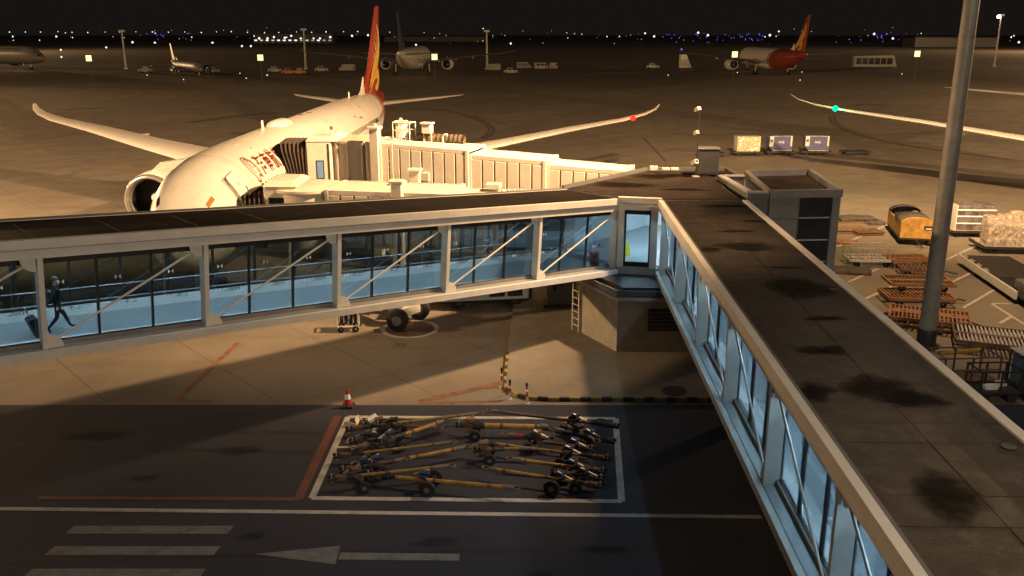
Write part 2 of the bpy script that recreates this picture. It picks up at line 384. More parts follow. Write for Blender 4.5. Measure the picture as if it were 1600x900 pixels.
marking('red_stand_line', [(G(275, 625), G(372, 535), .25), (G(275, 625), G(330, 627), .16), (G(655, 628), G(790, 597), .35), (G(655, 630), G(785, 627), .16)], M_RFADE)
def ring(mb, c, r0, r1, z, n=48):
    vs = [(c[0] + r * math.cos(2 * math.pi * i / n), c[1] + r * math.sin(2 * math.pi * i / n), z) for r in (r0, r1) for i in range(n)]
    return mb.add(vs, [(i, (i + 1) % n, n + (i + 1) % n, n + i) for i in range(n)])
CIRC = Vector((-5.0, 41.7, 0))
struct('wheel_circle_marking', ring(MB(), CIRC, 1.2, 1.42, .008), M_WLINE)
struct('wheel_circle_red', ring(MB(), CIRC, .02, 1.2, .006), worn_paint('dark_red_circle_paint', (.10, .052, .04), .8))
marking('bay_hatch_marking', [(G(1306, 386), G(1400, 346), .16), (G(1325, 441), G(1372, 420), .16), (G(1352, 467), G(1405, 442), .16), (G(1385, 492), G(1402, 484), .16),
    (G(1440, 385), G(1452, 380), .16), (G(1476, 407), G(1532, 381), .16), (G(1483, 443), G(1516, 427), .16), (G(1505, 481), G(1555, 452), .16),
    (G(1550, 475), G(1625, 522), .16), (G(1550, 474), G(1580, 475), .14), (G(1562, 505), G(1582, 494), .16), (G(1400, 357), G(1420, 349), .16)], M_WLINE)
marking('far_lead_line', [(G(0, 206), G(700, 205), .25), (G(850, 205), G(1700, 207), .25), (G(0, 152), G(1600, 150), .3)], worn_paint('very_faded_line', (.33, .30, .26), .6))
# tyre marks, and one painted cast shadow
def arc_mark(pts, w, name='tyre_and_shadow_mark'):
    P = [G(*p) for p in pts]; mb = MB(); V = []
    # smooth the polyline
    for _ in range(3):
        Q = [P[0]]
        for a, b in zip(P, P[1:]): Q += [a * .75 + b * .25, a * .25 + b * .75]
        P = Q + [P[-1]]
    for i, p in enumerate(P):
        d = (P[min(i + 1, len(P) - 1)] - P[max(i - 1, 0)]).normalized(); n = Vector((-d.y, d.x, 0)) * w / 2
        V += [p - n + Vector((0, 0, .005)), p + n + Vector((0, 0, .005))]
    mb.add(V, [(2 * i, 2 * i + 1, 2 * i + 3, 2 * i + 2) for i in range(len(P) - 1)])
    return struct(name, mb, mat('tyre_and_shadow_streak', (.075, .066, .056), .8, var=.3, scale=.8))
for dx in (0, 7): arc_mark([(690 + dx, 172), (735 + dx, 182), (765 + dx, 198), (764 + dx, 208), (750 + dx, 217)], .45)
for dx in (0, 7): arc_mark([(1296 + dx, 182), (1300 + dx, 195), (1340 + dx, 212), (1420 + dx, 230), (1600 + dx, 252)], .5)
arc_mark([(825, 256), (880, 254), (930, 248), (962, 240)], 1.3)
arc_mark([(1005, 215), (1025, 236), (1040, 252)], .3)
arc_mark([(100, 172), (130, 169), (155, 170)], 2.2); arc_mark([(640, 171), (670, 170), (690, 172)], 2.4); arc_mark([(1330, 165), (1360, 163), (1395, 165)], 2.4)
arc_mark([(290, 192), (380, 180), (440, 176)], 2.5)
arc_mark([(1240, 238), (1380, 252), (1600, 277), (1750, 292)], 3.0)  # broad dark band painted in place of a shadow cast across the stand
def floor_text(body, size, p, rz, m, z=.009):
    me = text_mesh(body, size); me.materials.append(m)
    o = link('floor_lettering', me, None, (p[0], p[1], z), (0, 0, rz)); o['kind'] = 'structure'; return o
floor_text('轮', .62, G(538, 693), R(0), M_WLINE); floor_text('挡', .62, G(557, 693), R(0), M_WLINE)
floor_text('27', .55, G(616, 541), R(0), M_TXTB)
# raised kerbed island under the junction
ISL = [(13.5, 32.75), (13.5, 50), (.1, 50), (.05, 45), (-.2, 38), (-.3, 34.3), (-.2, 33.7), (.15, 33.2), (.75, 32.85), (1.6, 32.75)]
struct('kerbed_island', MB().prism(ISL, .0, .15), mat('island_concrete', (.19, .172, .14), .8, var=.16, scale=.8, bump=.3))
KP = [(-.2, 38), (-.3, 34.3), (-.2, 33.7), (.15, 33.2), (.75, 32.85), (1.6, 32.75), (8.6, 32.75)]
isl = bpy.data.objects['kerbed_island']
dist = 0; kb = [mat('kerb_black', (.04, .037, .033), .8), mat('kerb_yellow', (.27, .20, .06), .7, var=.3, scale=5)]
kmeshes = [MB().cbox(-.2, .2, -.07, .07, .0, .17, .02).mesh('kerb_block', m) for m in kb]
path = [Vector((*p, 0)) for p in KP]; i = 0; pos = 0.; tot = 0
segs = list(zip(path, path[1:])); length = sum((b - a).length for a, b in segs); step = .42; nblk = int(length / step)
def on_path(d):
    for a, b in segs:
        l = (b - a).length
        if d <= l: return a + (b - a) * (d / l), (b - a).normalized()
        d -= l
    return segs[-1][1], (segs[-1][1] - segs[-1][0]).normalized()
for i in range(nblk):
    p, d = on_path(step * (i + .5))
    link('kerb_block', kmeshes[i % 2], isl, (p.x, p.y, .004), (0, 0, math.atan2(d.y, d.x)))
MC = g(1054, 611, .15)
tag(MB().lathe([(.0, .50), (.02, .50), (.024, .47), (.018, .45), (.022, .43), (.022, .0)], (MC.x, MC.y, .15), 'z', 28).build('manhole_cover', mat('cast_iron', (.06, .055, .05), .6, .4, var=.3), None), 'round dark manhole cover set in the kerbed concrete island', 'manhole cover')
def bollard(px, py, label, tilt=0):
    p = G(px, py); t = thing('flexible_bollard', label, 'bollard', p, 0, 'red and white posts at the kerb corner', rot=(R(tilt), R(tilt / 2), 0))
    MB().lathe([(0, .12), (.04, .12), (.05, .05), (.3, .045)], axis='z', n=12).build('base', M_STEEL2, t, True)
    MB().lathe([(.3, .045), (.72, .045)], axis='z', n=12).build('post', M_RED, t, True)
    MB().lathe([(.5, .047), (.6, .047)], axis='z', n=12).build('reflective_band', M_TXTW, t, True)
    MB().lathe([(.72, .05), (.85, .05), (.88, .0)], axis='z', n=12).build('cap', M_BLK, t, True)
bollard(784, 605, 'red and white post left of the yellow black kerb corner'); bollard(796, 624, 'red and white post at the kerb corner, middle one of three', 3); bollard(824, 631, 'red and white post in front of the kerb, rightmost of three', -4)
p = G(544, 636)
t = thing('traffic_cone', 'red and white traffic cone on a black base by the tow bars', 'cone', p)
MB().cbox(-.24, .24, -.24, .24, 0, .12, .03).build('base', M_BLK, t)
MB().lathe([(.12, .17), (.35, .125)], axis='z', n=16).build('lower_cone', M_RED, t, True)
MB().lathe([(.35, .125), (.55, .085)], axis='z', n=16).build('white_band', M_TXTW, t, True)
MB().lathe([(.55, .085), (.75, .045), (.75, 0)], axis='z', n=16).build('tip', M_RED, t, True)

# ------------------------------------------------------------------ glazed walkways
GLY = .46          # depth of the glass plane behind the outer face
def strip_light(root, x, y, z, power, size=1.3, rotz=0):
    f = MB().box(-size / 2, size / 2, -.09, .09, -.05, .05).build('ceiling_luminaire', M_INWHITE, root)
    f.location = (x, y, z); f.rotation_euler = (0, 0, rotz)
    MB().box(-size / 2 + .04, size / 2 - .04, -.07, .07, -.058, -.051).build('diffuser', mat('cool_tube_diffuser', (.8, .9, 1), .3, emit=COOL, es=6.), f)
    lamp('luminaire_light', 'AREA', (0, 0, -.07), power, COOL, f, shape='RECTANGLE', size=size, size_y=.16)
def film_mat():
    m = mat('frosted_white_film', (.85, .86, .87), .6, var=.02); N, L, b = nodes(m)
    tr = N.new('ShaderNodeBsdfTranslucent'); tr.inputs[0].default_value = (.85, .87, .9, 1); mx = N.new('ShaderNodeMixShader'); mx.inputs[0].default_value = .6
    L.new(b.outputs[0], mx.inputs[1]); L.new(tr.outputs[0], mx.inputs[2]); L.new(mx.outputs[0], N['Material Output'].inputs[0]); return m
def bowtie(s):
    h, w = s * .5, s * .62
    return MB().add([(-w, -h, 0), (-w, h, 0), (-.02, 0, 0)], [(0, 1, 2)]).add([(w, -h, 0), (w, h, 0), (.02, 0, 0)], [(0, 2, 1)]).mesh('window_emblem', film_mat())
BOW = bowtie(.14)
def rot_flip(me, m):  # upright mirrored text (seen from outside the walkway)
    for v in me.vertices: v.co = Vector((-v.co.x, v.co.y, 0))
    me.materials.append(m); return me
TXT_A = rot_flip(text_mesh('HSBC', .22), M_TXTB); TXT_B = rot_flip(text_mesh('汇丰', .20), M_TXTB)
def walkway(name, label, P0, ang, tilt, nb, bay, Wd, brace=1, prints=True, power=30., lights=(.5,), start_post=True, roof_cols=1):
    t = thing(name, label, 'boarding walkway', P0, rot=(0, tilt, ang))
    Lg = nb * bay
    MB().box(0, Lg, .02, Wd, .02, .26).build('floor_deck', M_FLOOR, t)
    MB().box(0, Lg, -.16, .02, .0, .22).build('lower_edge_beam', M_STEEL, t)
    MB().box(0, Lg, -.16, GLY - .06, .221, .24).build('ledge_sheet', M_STEEL, t)
    MB().box(0, Lg, Wd + .002, Wd + .16, .0, .38).build('lower_edge_beam', M_STEEL, t)
    MB().box(0, Lg, -.06, GLY, 3.02, 3.28).build('lower_fascia', M_STEEL, t)
    MB().box(0, Lg, -.02, GLY, 3.281, 3.33).build('fascia_groove', M_STEEL2, t)
    MB().box(0, Lg, -.16, .04, 3.331, 3.6).build('upper_fascia', M_STEEL, t)
    MB().box(0, Lg, .042, .13, 3.40, 3.585).build('roof_upstand', M_CLADD, t)
    MB().box(0, Lg, Wd - .1, Wd + .12, 3.02, 3.565).build('far_fascia', M_STEEL, t); MB().box(0, Lg, Wd - .1, Wd + .14, 3.566, 3.60).build('far_coping', M_STEEL if roof_cols > 1 else M_CLADD, t)
    MB().box(0, Lg, .132, Wd - .102, 3.42, 3.53).build('roof_slab', M_CLADD, t)
    MB().box(0, Lg, GLY + .01, Wd - .12, 3.10, 3.20).build('ceiling', M_INGREY, t)
    # roofing sheets
    random.seed(len(name) + nb)
    gp = .007 if roof_cols > 1 else .003
    cols = roof_cols; y0, y1 = .134, Wd - .105; x = 0.
    while x < Lg - .05:
        w = min(random.choice((.9, 1.0, 1.05, 2.0)) if cols > 1 else 2.44, Lg - x); yy = y0
        for c in range(cols):
            y2 = y1 if c == cols - 1 else y0 + (y1 - y0) * (c + 1) / cols 
            dz = random.uniform(0, .003); sk = random.uniform(-.001, .002)
            mb = MB(); zt = 3.545 + dz
            mb.add([(x + gp, yy + gp, 3.531), (x + w - gp, yy + gp, 3.531), (x + w - gp, y2 - gp, 3.531), (x + gp, y2 - gp, 3.531),
                    (x + gp + .006, yy + .008, zt + sk), (x + w - .008, yy + .008, zt), (x + w - .008, y2 - .008, zt), (x + .008, y2 - .008, zt + sk)],
                   [(0, 3, 2, 1), (4, 5, 6, 7), (0, 1, 5, 4), (1, 2, 6, 5), (2, 3, 7, 6), (3, 0, 4, 7)])
            mb.build('roof_sheet', M_ROOF if roof_cols > 1 else M_ROOF2, t); yy = y2
        x += w
    # near and far elevation
    for far in (0, 1):
        gy = GLY if not far else Wd - .06
        MB().box(0, Lg, gy - .05, gy + .05, 2.77, 3.02).build('window_header', M_DARKFR, t)
        MB().box(0, Lg, gy - .05, gy + .05, .26, .40).build('window_sill', M_DARKFR, t)
    MB().box(0, Lg, GLY - .12, GLY - .052, .241, .38).build('sill_board', M_SILL, t)
    pm = MB().box(-.075, .075, 0, GLY - .065, 0, 2.776).mesh('post', M_STEEL)
    pmf = MB().box(-.09, .09, -.12, .12, 0, 2.62).mesh('far_post', M_STEEL)
    mm = MB().box(-.035, .035, -.045, .045, 0, 2.368).mesh('mullion', M_DARKFR)
    pw = bay / 3
    pane = MB().box(-pw / 2 + .036, pw / 2 - .036, -.006, .006, .0, 2.368).mesh('window_pane', M_GLASS)
    pane_far = MB().box(-pw / 2 + .036, pw / 2 - .036, -.006, .006, .0, 2.368).mesh('far_window_pane', M_GLASS2)
    gus = MB(); n = 8
    gus.prism_axis([(0, 0)] + [(.42 * math.cos(math.pi / 2 * i / n), .42 * math.sin(math.pi / 2 * i / n)) for i in range(n + 1)], -.012, .012, 'y')
    gm = gus.mesh('gusset_plate', M_STEEL)
    for k in range(nb + 1):
        if k or start_post:
            link('post', pm, t, (k * bay, .04, .242)); link('far_post', pmf, t, (k * bay, Wd + .09, .38))
    for k in range(nb):
        x0 = k * bay
        a, b = ((x0 + .16, .43), (x0 + bay - .16, 2.92)) if brace > 0 else ((x0 + .16, 2.92), (x0 + bay - .16, .43))
        MB().tube((a[0], .13, a[1]), (b[0], .13, b[1]), .035, 10).build('brace_rod', M_STEEL, t, True)
        MB().tube((a[0], Wd + .09, a[1]), (b[0], Wd + .09, b[1]), .035, 8).build('brace_rod', M_STEEL, t, True)
        if brace > 0:
            link('gusset_plate', gm, t, (x0 + .10, .13, .243)); link('gusset_plate', gm, t, (x0 + bay - .10, .13, 3.017), (0, math.pi, 0))
        else:
            link('gusset_plate', gm, t, (x0 + bay - .10, .13, .243), (0, 0, math.pi)); link('gusset_plate', gm, t, (x0 + .10, .13, 3.017), (math.pi, 0, 0))
        for j in range(3):
            xc = x0 + pw * (j + .5)
            w = link('window_pane', pane, t, (xc, GLY, .40))
            link('far_window_pane', pane_far, t, (xc, Wd - .06, .40))
            if j or k: link('mullion', mm, t, (x0 + pw * j, GLY, .40)); link('far_mullion', mm, t, (x0 + pw * j, Wd - .06, .40))
            if prints:
                for zz, dx in ((1.75, -.2), (.95, -.28)):
                    link('window_emblem', BOW, w, (dx, -.012, zz), (math.pi / 2, 0, 0))
                link('window_lettering', TXT_A if (k % 2) else TXT_B, w, (.5 if k % 2 else .35, -.012, .88), (math.pi / 2, 0, 0))
        for l in lights: strip_light(t, x0 + bay * l, Wd * .42, 3.04, power)
    # interior fittings
    MB().box(0, Lg, Wd - .2, Wd - .115, .261, .60).build('skirting_panel', M_INWHITE, t)
    MB().box(0, Lg, GLY + .06, GLY + .34, .261, .35).build('near_skirting', M_INWHITE, t)
    for zz in (.74, 1.2):
        MB().tube((0, Wd - .22, zz), (Lg, Wd - .22, zz), .025, 8).build('handrail', mat('steel_handrail', (.75, .77, .8), .25, .8, var=.03), t, True)
    MB().box(.3, Lg - .3, 1.1, 1.16, .261, .266).build('floor_guide_strip', M_INGREY, t)
    return t
UL = Vector((3.72, 3.16)); AL = math.atan2(UL.y, UL.x)
BAY = 4.9
ZB5 = 3.03; TL = math.atan(.338 / 4.88)
# the left walkway runs from two bays beyond the frame to the junction
J0 = Vector((4.87, 40.75, ZB5))
nbL = 7
ul3 = Vector((math.cos(AL) * math.cos(TL), math.sin(AL) * math.cos(TL), -math.sin(TL)))
PL = J0 - ul3 * (nbL * BAY)
walkL = walkway('glazed_walkway', 'long sloping glazed walkway with white braces running from the left edge to the junction', PL, AL, TL, nbL, BAY, 3.6, brace=1, power=36., lights=(.25, .75))
# the right walkway runs from the junction towards the terminal
PR = Vector((6.8, 40.3, 3.08)); UR = Vector((-.030, -1)); AR = math.atan2(UR.y, UR.x)
walkR = walkway('glazed_walkway', 'wide flat roofed glazed walkway running from the junction towards the lower right corner', PR, AR, .006, 7, 5.05, 3.75, brace=-1, prints=False, power=165., lights=(.25, .75), roof_cols=2)

# ------------------------------------------------------------------ junction building
ZJ = 6.72
junc = thing('junction_building', 'flat roofed junction where both walkways meet, with a narrow full height window', 'building', (0, 0, 0))
JR = [(2.5, 43.55), (7.45, 49.6), (11.9, 49.6), (11.9, 46.4), (10.62, 44.2), (10.58, 40.26), (6.82, 40.36), (4.9, 40.82)]
def inset(poly, d):
    c = Vector((sum(p[0] for p in poly) / len(poly), sum(p[1] for p in poly) / len(poly)))
    return [tuple(Vector(p) + (c - Vector(p)).normalized() * d) for p in poly]
MB().prism(inset(JR, .12), ZJ - .45, ZJ - .12).build('roof_slab', M_CLADD, junc)
MB().prism(inset(JR, .2), ZJ - .119, ZJ - .09).build('roof_sheet', M_ROOF, junc)
MB().prism(inset(JR, .15), 3.12, 3.5).build('floor_deck', M_FLOOR, junc)
MB().prism(inset(JR, .25), ZJ - .62, ZJ - .46).build('ceiling', M_INWHITE, junc)
def wall_seg(p, q, z0, z1, w, name, m, par=junc):
    return MB().beam((p[0], p[1], (z0 + z1) / 2), (q[0], q[1], (z0 + z1) / 2), w, z1 - z0).build(name, m, par)
for a, b in ((0, 1), (1, 2), (2, 3)):
    wall_seg(JR[a], JR[b], ZJ - .3, ZJ + .06, .16, 'roof_kerb', M_CLADD)
    wall_seg(JR[a], JR[b], 3.1, ZJ - .31, .14, 'back_wall', M_INWHITE)
wall_seg(JR[3], JR[4], 3.1, ZJ - .31, .14, 'side_wall', M_INWHITE); wall_seg(JR[4], JR[5], 3.1, ZJ - .31, .14, 'side_wall', M_INWHITE)
A_, B_ = Vector((4.95, 40.74)), Vector((6.72, 40.34)); dj = (B_ - A_).normalized(); nj = Vector((-dj.y, dj.x))
def J(u, v): p = A_ + dj * u + nj * v; return (p.x, p.y)
LJ = (B_ - A_).length
wall_seg(J(-.05, -.1), J(LJ + .1, -.1), ZJ - .24, ZJ + .02, .30, 'upper_fascia', M_STEEL)
wall_seg(J(-.02, .0), J(LJ + .05, .0), ZJ - .29, ZJ - .241, .30, 'fascia_groove', M_STEEL2)
wall_seg(J(-.02, .0), J(LJ + .05, .0), ZJ - .56, ZJ - .291, .40, 'lower_fascia', M_STEEL)
wall_seg(J(.05, .1), J(LJ - .05, .1), ZJ - .80, ZJ - .561, .12, 'window_header', M_DARKFR)
wall_seg(J(.05, .1), J(LJ - .05, .1), 3.445, 3.66, .12, 'window_sill', M_DARKFR)
wall_seg(J(.05, .02), J(LJ + .05, .02), 3.1, 3.44, .3, 'lower_edge_beam', M_STEEL2)
wall_seg(J(.26, .1), J(.34, .1), 3.661, ZJ - .801, .12, 'window_frame', M_DARKFR); wall_seg(J(LJ - .42, .1), J(LJ - .34, .1), 3.661, ZJ - .801, .12, 'window_frame', M_DARKFR)
wall_seg(J(.0, .0), J(.255, .0), 3.445, ZJ - .561, .42, 'corner_post', M_STEEL); wall_seg(J(LJ - .335, .0), J(LJ - .02, .0), 3.445, ZJ - .561, .42, 'corner_post', M_STEEL)
wall_seg(J(.341, .1), J(LJ - .421, .1), 3.661, ZJ - .801, .012, 'window_pane', M_GLASS)
for x, y in ((6.0, 43.5), (8.2, 42.2), (8.5, 46.5), (9.2, 43.6)):
    strip_light(junc, x, y, ZJ - .68, 95., 1.3, R(30))
# things inside
pos = Vector((5.55, 42.6, 3.5))
t = thing('wet_floor_sign', 'yellow folding wet floor sign standing inside the junction window', 'floor sign', pos, R(20))
Myel = mat('bright_yellow_plastic', (.75, .62, .03), .4, var=.05)
for s_ in (-1, 1):
    mb = MB(); mb.add([(-.17, s_ * .18, 0), (.17, s_ * .18, 0), (.13, s_ * .03, .62), (-.13, s_ * .03, .62), (-.17, s_ * .2, 0), (.17, s_ * .2, 0), (.13, s_ * .05, .62), (-.13, s_ * .05, .62)],
        [(0, 1, 2, 3), (7, 6, 5, 4), (0, 4, 5, 1), (1, 5, 6, 2), (2, 6, 7, 3), (3, 7, 4, 0)]); mb.build('panel', Myel, t)
MB().beam((-.1, 0, .62), (.1, 0, .62), .08, .06).build('handle', Myel, t)
px = PL + ul3 * (nbL * BAY - .62) + Vector((-.647, .762, 0)) * .8
t = thing('fire_extinguisher_cabinet', 'dark red box standing inside the last pane of the sloping walkway', 'cabinet', (px.x, px.y, px.z + .26), AL)
MB().cbox(-.2, .2, -.14, .14, 0, .72, .03).build('case', M_RED, t); MB().box(-.16, .16, -.15, -.142, .1, .6).build('door', mat('dark_red_door', (.25, .02, .015), .4), t)
# pier under the junction
pier = thing('junction_pier', 'concrete pier with grey clad top carrying the walkway junction', 'pier', (0, 0, .15))
PB = [(3.3, 40.75), (4.70, 38.05), (8.2, 37.9), (9.6, 40.0), (8.9, 43.2), (4.6, 43.6)]
MB().prism(PB, 0, 2.45).build('concrete_wall', M_CONCW, pier)
PC = [(3.1, 41.0), (4.62, 37.75), (8.3, 37.6), (9.9, 40), (9.0, 43.6), (4.4, 44)]
MB().prism([(x, y) for x, y in PC], 2.452, 2.56).build('ledge', M_STEEL2, pier)
for i in range(3):   # cladding panels in rows
    a, b = [(3.3, 40.6), (4.66, 38.0), (8.1, 37.85), (9.5, 39.8)][i:i + 2]
    a, b = Vector(a), Vector(b); n = (2, 4, 2)[i]
    for r in range(1):
        for k in range(n):
            p_, q_ = a.lerp(b, k / n), a.lerp(b, (k + 1) / n); d = (q_ - p_).normalized() * .012
            wall_seg(p_ + d, q_ - d, 2.575 + r * .32, 2.88 + r * .32, .06, 'cladding_panel', M_CLAD if i == 0 else M_CLADD, pier)
MB().prism(inset(PC, .5), 2.561, 2.96).build('pier_core', M_BLK, pier)
MB().box(6.05, 7.9, 37.93, 38.03, 1.05, 2.05).build('dark_opening', M_BLK, pier)
bpy.data.objects[[o.name for o in pier.children if o.name.startswith('dark_opening')][0]].location = (0, -.09, 0)
for k in range(5): MB().box(6.1, 7.85, 37.80, 37.835, 1.15 + k * .18, 1.22 + k * .18).build('louvre_slat', M_CLADD, pier)
lad = thing('access_ladder', 'white steel ladder against the left side of the concrete pier', 'ladder', (3.05, 40.95, .15), R(-62))
for s_ in (-.28, .28): MB().beam((s_, 0, 0), (s_, 0, 2.3), .05, .05).build('rail', M_STEEL, lad)
for k in range(6): MB().beam((-.28, 0, .3 + .34 * k), (.28, 0, .3 + .34 * k), .03, .03).build('rung', M_STEEL, lad)
col = thing('support_column', 'dark steel column with hanging hoses below the walkway, left of the pier', 'column', (2.6, 45.4, .15))
MB().cbox(-.75, .75, -.5, .5, 0, 3.0, .06).build('shaft', mat('dusty_blue_steel', (.10, .115, .125), .6, var=.2), col)
MB().cbox(-.95, .95, -.7, .7, 0, .12, .03).build('base_plate', M_BLK, col)
for k, x in enumerate((-.55, -.2, .2)):
    pts = [(x + .3 * math.sin(i / 12 * math.pi) * (1 if k % 2 else -1) * .4, -.6, 2.9 - (1.9 + .2 * k) * math.sin(math.pi * i / 12) if i else 2.9) for i in range(13)]
    pts = [(x + .35 * i / 12, -.6, 2.6 - (1.7 - .25 * k) * math.sin(math.pi * i / 12)) for i in range(13)]
    MB().path(pts, .045, 8).build('hose', M_RUB, col, True)

road = bpy.data.objects['service_road']
for i, (x0, y0, x1, y1) in enumerate(((-18, 28.9, -7, 28.2), (-18, 30.4, -7, 29.8), (-14, 21.7, 4, 22.3), (-14, 20.2, 4, 20.6))):
    strip(MB(), (x0, y0), (x1, y1), .28, .0052).build('tyre_streak', mat('road_tyre_streak', (.015, .016, .022), .7, var=.5, scale=2), road)

# roof-top kit on the junction
p = g(1104, 274, ZJ - .08)
t = thing('rooftop_cabinet', 'grey rooftop equipment cabinet standing on the junction roof', 'cabinet', p, R(-4))
MB().cbox(-.55, .55, -.4, .4, .12, 1.42, .03).build('case', mat('cabinet_dark_grey', (.06, .06, .063), .55), t)
MB().cbox(-.6, .6, -.45, .45, 1.421, 1.5, .03).build('lid', M_CLADD, t)
for s_ in (-.45, .45): MB().box(s_ - .05, s_ + .05, -.38, .38, 0, .119).build('foot', M_BLK, t)
MB().box(-.5, .5, -.412, -.402, .2, 1.35).build('door', MATS['cabinet_dark_grey'], t)
p = g(1087, 276, ZJ - .08)
t = thing('camera_post', 'thin dark camera post with white cameras on the junction roof', 'camera post', p, R(0))
MB().tube((0, 0, 0), (0, 0, 3.55), .035, 10).build('post', M_BLK, t, True)
MB().cbox(-.18, .18, -.18, .18, 0, .05, .02).build('base_plate', M_STEEL2, t)
for z, s_ in ((3.5, .17), (2.3, .15), (.75, .2)):
    c = MB().cbox(-s_ * .6, s_ * .6, -s_ * 1.4, s_ * .9, -s_ * .6, s_ * .6, .03).build('camera_housing', M_TUGW, t); c.location = (-.14, -.1, z); c.rotation_euler = (R(-25), 0, R(20))
    MB().lathe([(-s_ * 1.41, 0), (-s_ * 1.42, s_ * .35)], axis='y', n=12).build('lens', M_BLK, c)
    MB().beam((0, 0, z), (-.14, 0, z), .04, .04).build('bracket', M_BLK, t)
MB().path([(.05, 0, .02), (.3, -.2, .03), (.7, -.1, .03)], .04).build('cable', M_RUB, t)
for i, px in enumerate((1021, 1040, 1054)):
    p = g(px, 266, ZJ + .02)
    t = thing('roof_edge_lamp', ('left', 'middle', 'right')[i] + ' one of three small white units on the far kerb of the junction roof', 'roof unit', p, 0, 'small white units on the roof kerb')
    MB().cbox(-.22, .22, -.1, .1, .02, .16 if i else .24, .03).build('housing', M_TUGW, t); MB().box(-.05, .05, -.05, .05, 0, .02).build('foot', M_BLK, t)
# puddles and stains on the roofs
def soft_patch(parent, name, x, y, z, rx, ry, seed, m):
    """a stain with a ragged edge that fades out: fan mesh whose 'edge' attribute falls from 1 to 0"""
    random.seed(seed); n = 40; ph = [random.uniform(0, 6.28) for _ in range(5)]; vs = [(x, y, z)]; ed = [1.]
    for rr, e in ((.45, .95), (.8, .6), (1.15, 0.)):
        for i in range(n):
            a = 2 * math.pi * i / n; k = rr * (1 + sum(.16 / (j + 1) * math.sin((j + 2) * a + ph[j]) for j in range(5)))
            vs.append((x + rx * k * math.cos(a), y + ry * k * math.sin(a), z)); ed.append(e)
    fs = [(0, 1 + i, 1 + (i + 1) % n) for i in range(n)]
    for r in (0, 1): fs += [(1 + r * n + i, 1 + (r + 1) * n + i, 1 + (r + 1) * n + (i + 1) % n, 1 + r * n + (i + 1) % n) for i in range(n)]
    me = MB().add(vs, fs).mesh(name, m); at_ = me.attributes.new('edge', 'FLOAT', 'POINT'); at_.data.foreach_set('value', ed)
    return link(name, me, parent)
puddle = soft_patch
def soft_mat(name, col, rough, scale=3., opacity=.7):
    m = mat(name, col, rough, var=.35, scale=5); N, L, b = nodes(m)
    at_ = N.new('ShaderNodeAttribute'); at_.attribute_name = 'edge'; g_ = N.new('ShaderNodeNewGeometry')
    n = noise(N, L, g_.outputs['Position'], scale, 8, .7)
    f = math_node(N, L, 'ADD', at_.outputs['Fac'], math_node(N, L, 'MULTIPLY', math_node(N, L, 'SUBTRACT', n, .5), 1.7))
    b.inputs['Specular IOR Level'].default_value = .08
    f = math_node(N, L, 'MULTIPLY', ramp(N, L, f, .1, .95), opacity); tr = N.new('ShaderNodeBsdfTransparent'); mx = N.new('ShaderNodeMixShader')
    L.new(f, mx.inputs[0]); L.new(tr.outputs[0], mx.inputs[1]); L.new(b.outputs[0], mx.inputs[2]); L.new(mx.outputs[0], N['Material Output'].inputs[0]); return m
for x in (14.3, 24.8): MB().lathe([(3.552, .14), (3.575, .14), (3.58, .1), (3.565, .0)], (x, 3.3, 0), 'z', 16).build('roof_drain', M_BLK, walkR, True)
M_OIL = soft_mat('oil_stained_asphalt', (.010, .010, .014), .85, 2.5, .3)
for i, (x, y, rx, ry) in enumerate(((-3, 29.8, .5, .3), (-1.2, 27.2, .4, .25), (1.5, 28.9, .6, .25), (-4.6, 26.2, .3, .2), (-9.5, 28.4, .7, .3), (-12, 26.4, .4, .2), (-7.5, 22.9, .35, .2), (-2.2, 22.6, .5, .25), (.8, 20.9, .3, .2), (-15, 29.6, .9, .4), (2.6, 22.2, .45, .2), (-5.9, 20.6, .25, .15))): soft_patch(road, 'oil_stain', x, y, .0055, rx * 1.3, ry * 1.3, 50 + i, M_OIL)
M_WET = soft_mat('damp_roof_stain', (.0045, .0034, .003), .85)
inv = walkR.matrix_basis.inverted() if False else None
def roofR(px, py):   # point on the right roof in walkway coordinates
    q = g(px, py, 6.62) - PR; c_, s_ = math.cos(-AR), math.sin(-AR)
    return q.x * c_ - q.y * s_, q.x * s_ + q.y * c_
for i, (x, y, wx, wy) in enumerate(((1250, 446, 62, 1.0), (1165, 383, 55, .62), (1150, 360, 30, .25), (1268, 540, 22, .35), (1303, 540, 24, .3), (1375, 600, 70, .75), (1275, 603, 30, .5), (1140, 322, 50, .35), (1110, 388, 20, .4), (1290, 492, 34, .2), (1440, 615, 50, .4), (1180, 345, 25, .2), (1225, 415, 30, .15), (1480, 760, 60, .8))):
    u, v = roofR(x, y); u2, v2 = roofR(x + wx, y)
    puddle(walkR, 'damp_patch', u, v, 3.552 + .0004 * i, wy, abs(v2 - v), i + 3, M_WET)
for i, (x, y, rx, ry) in enumerate(((5.6, 44.6, 1.7, .9), (8.0, 47.5, 1.6, .9), (10.6, 48.3, .9, .5), (8.3, 43.2, 1.4, .35))):
    puddle(junc, 'damp_patch', x, y, ZJ - .087 + .0005 * i, rx, ry, i + 30, M_WET)

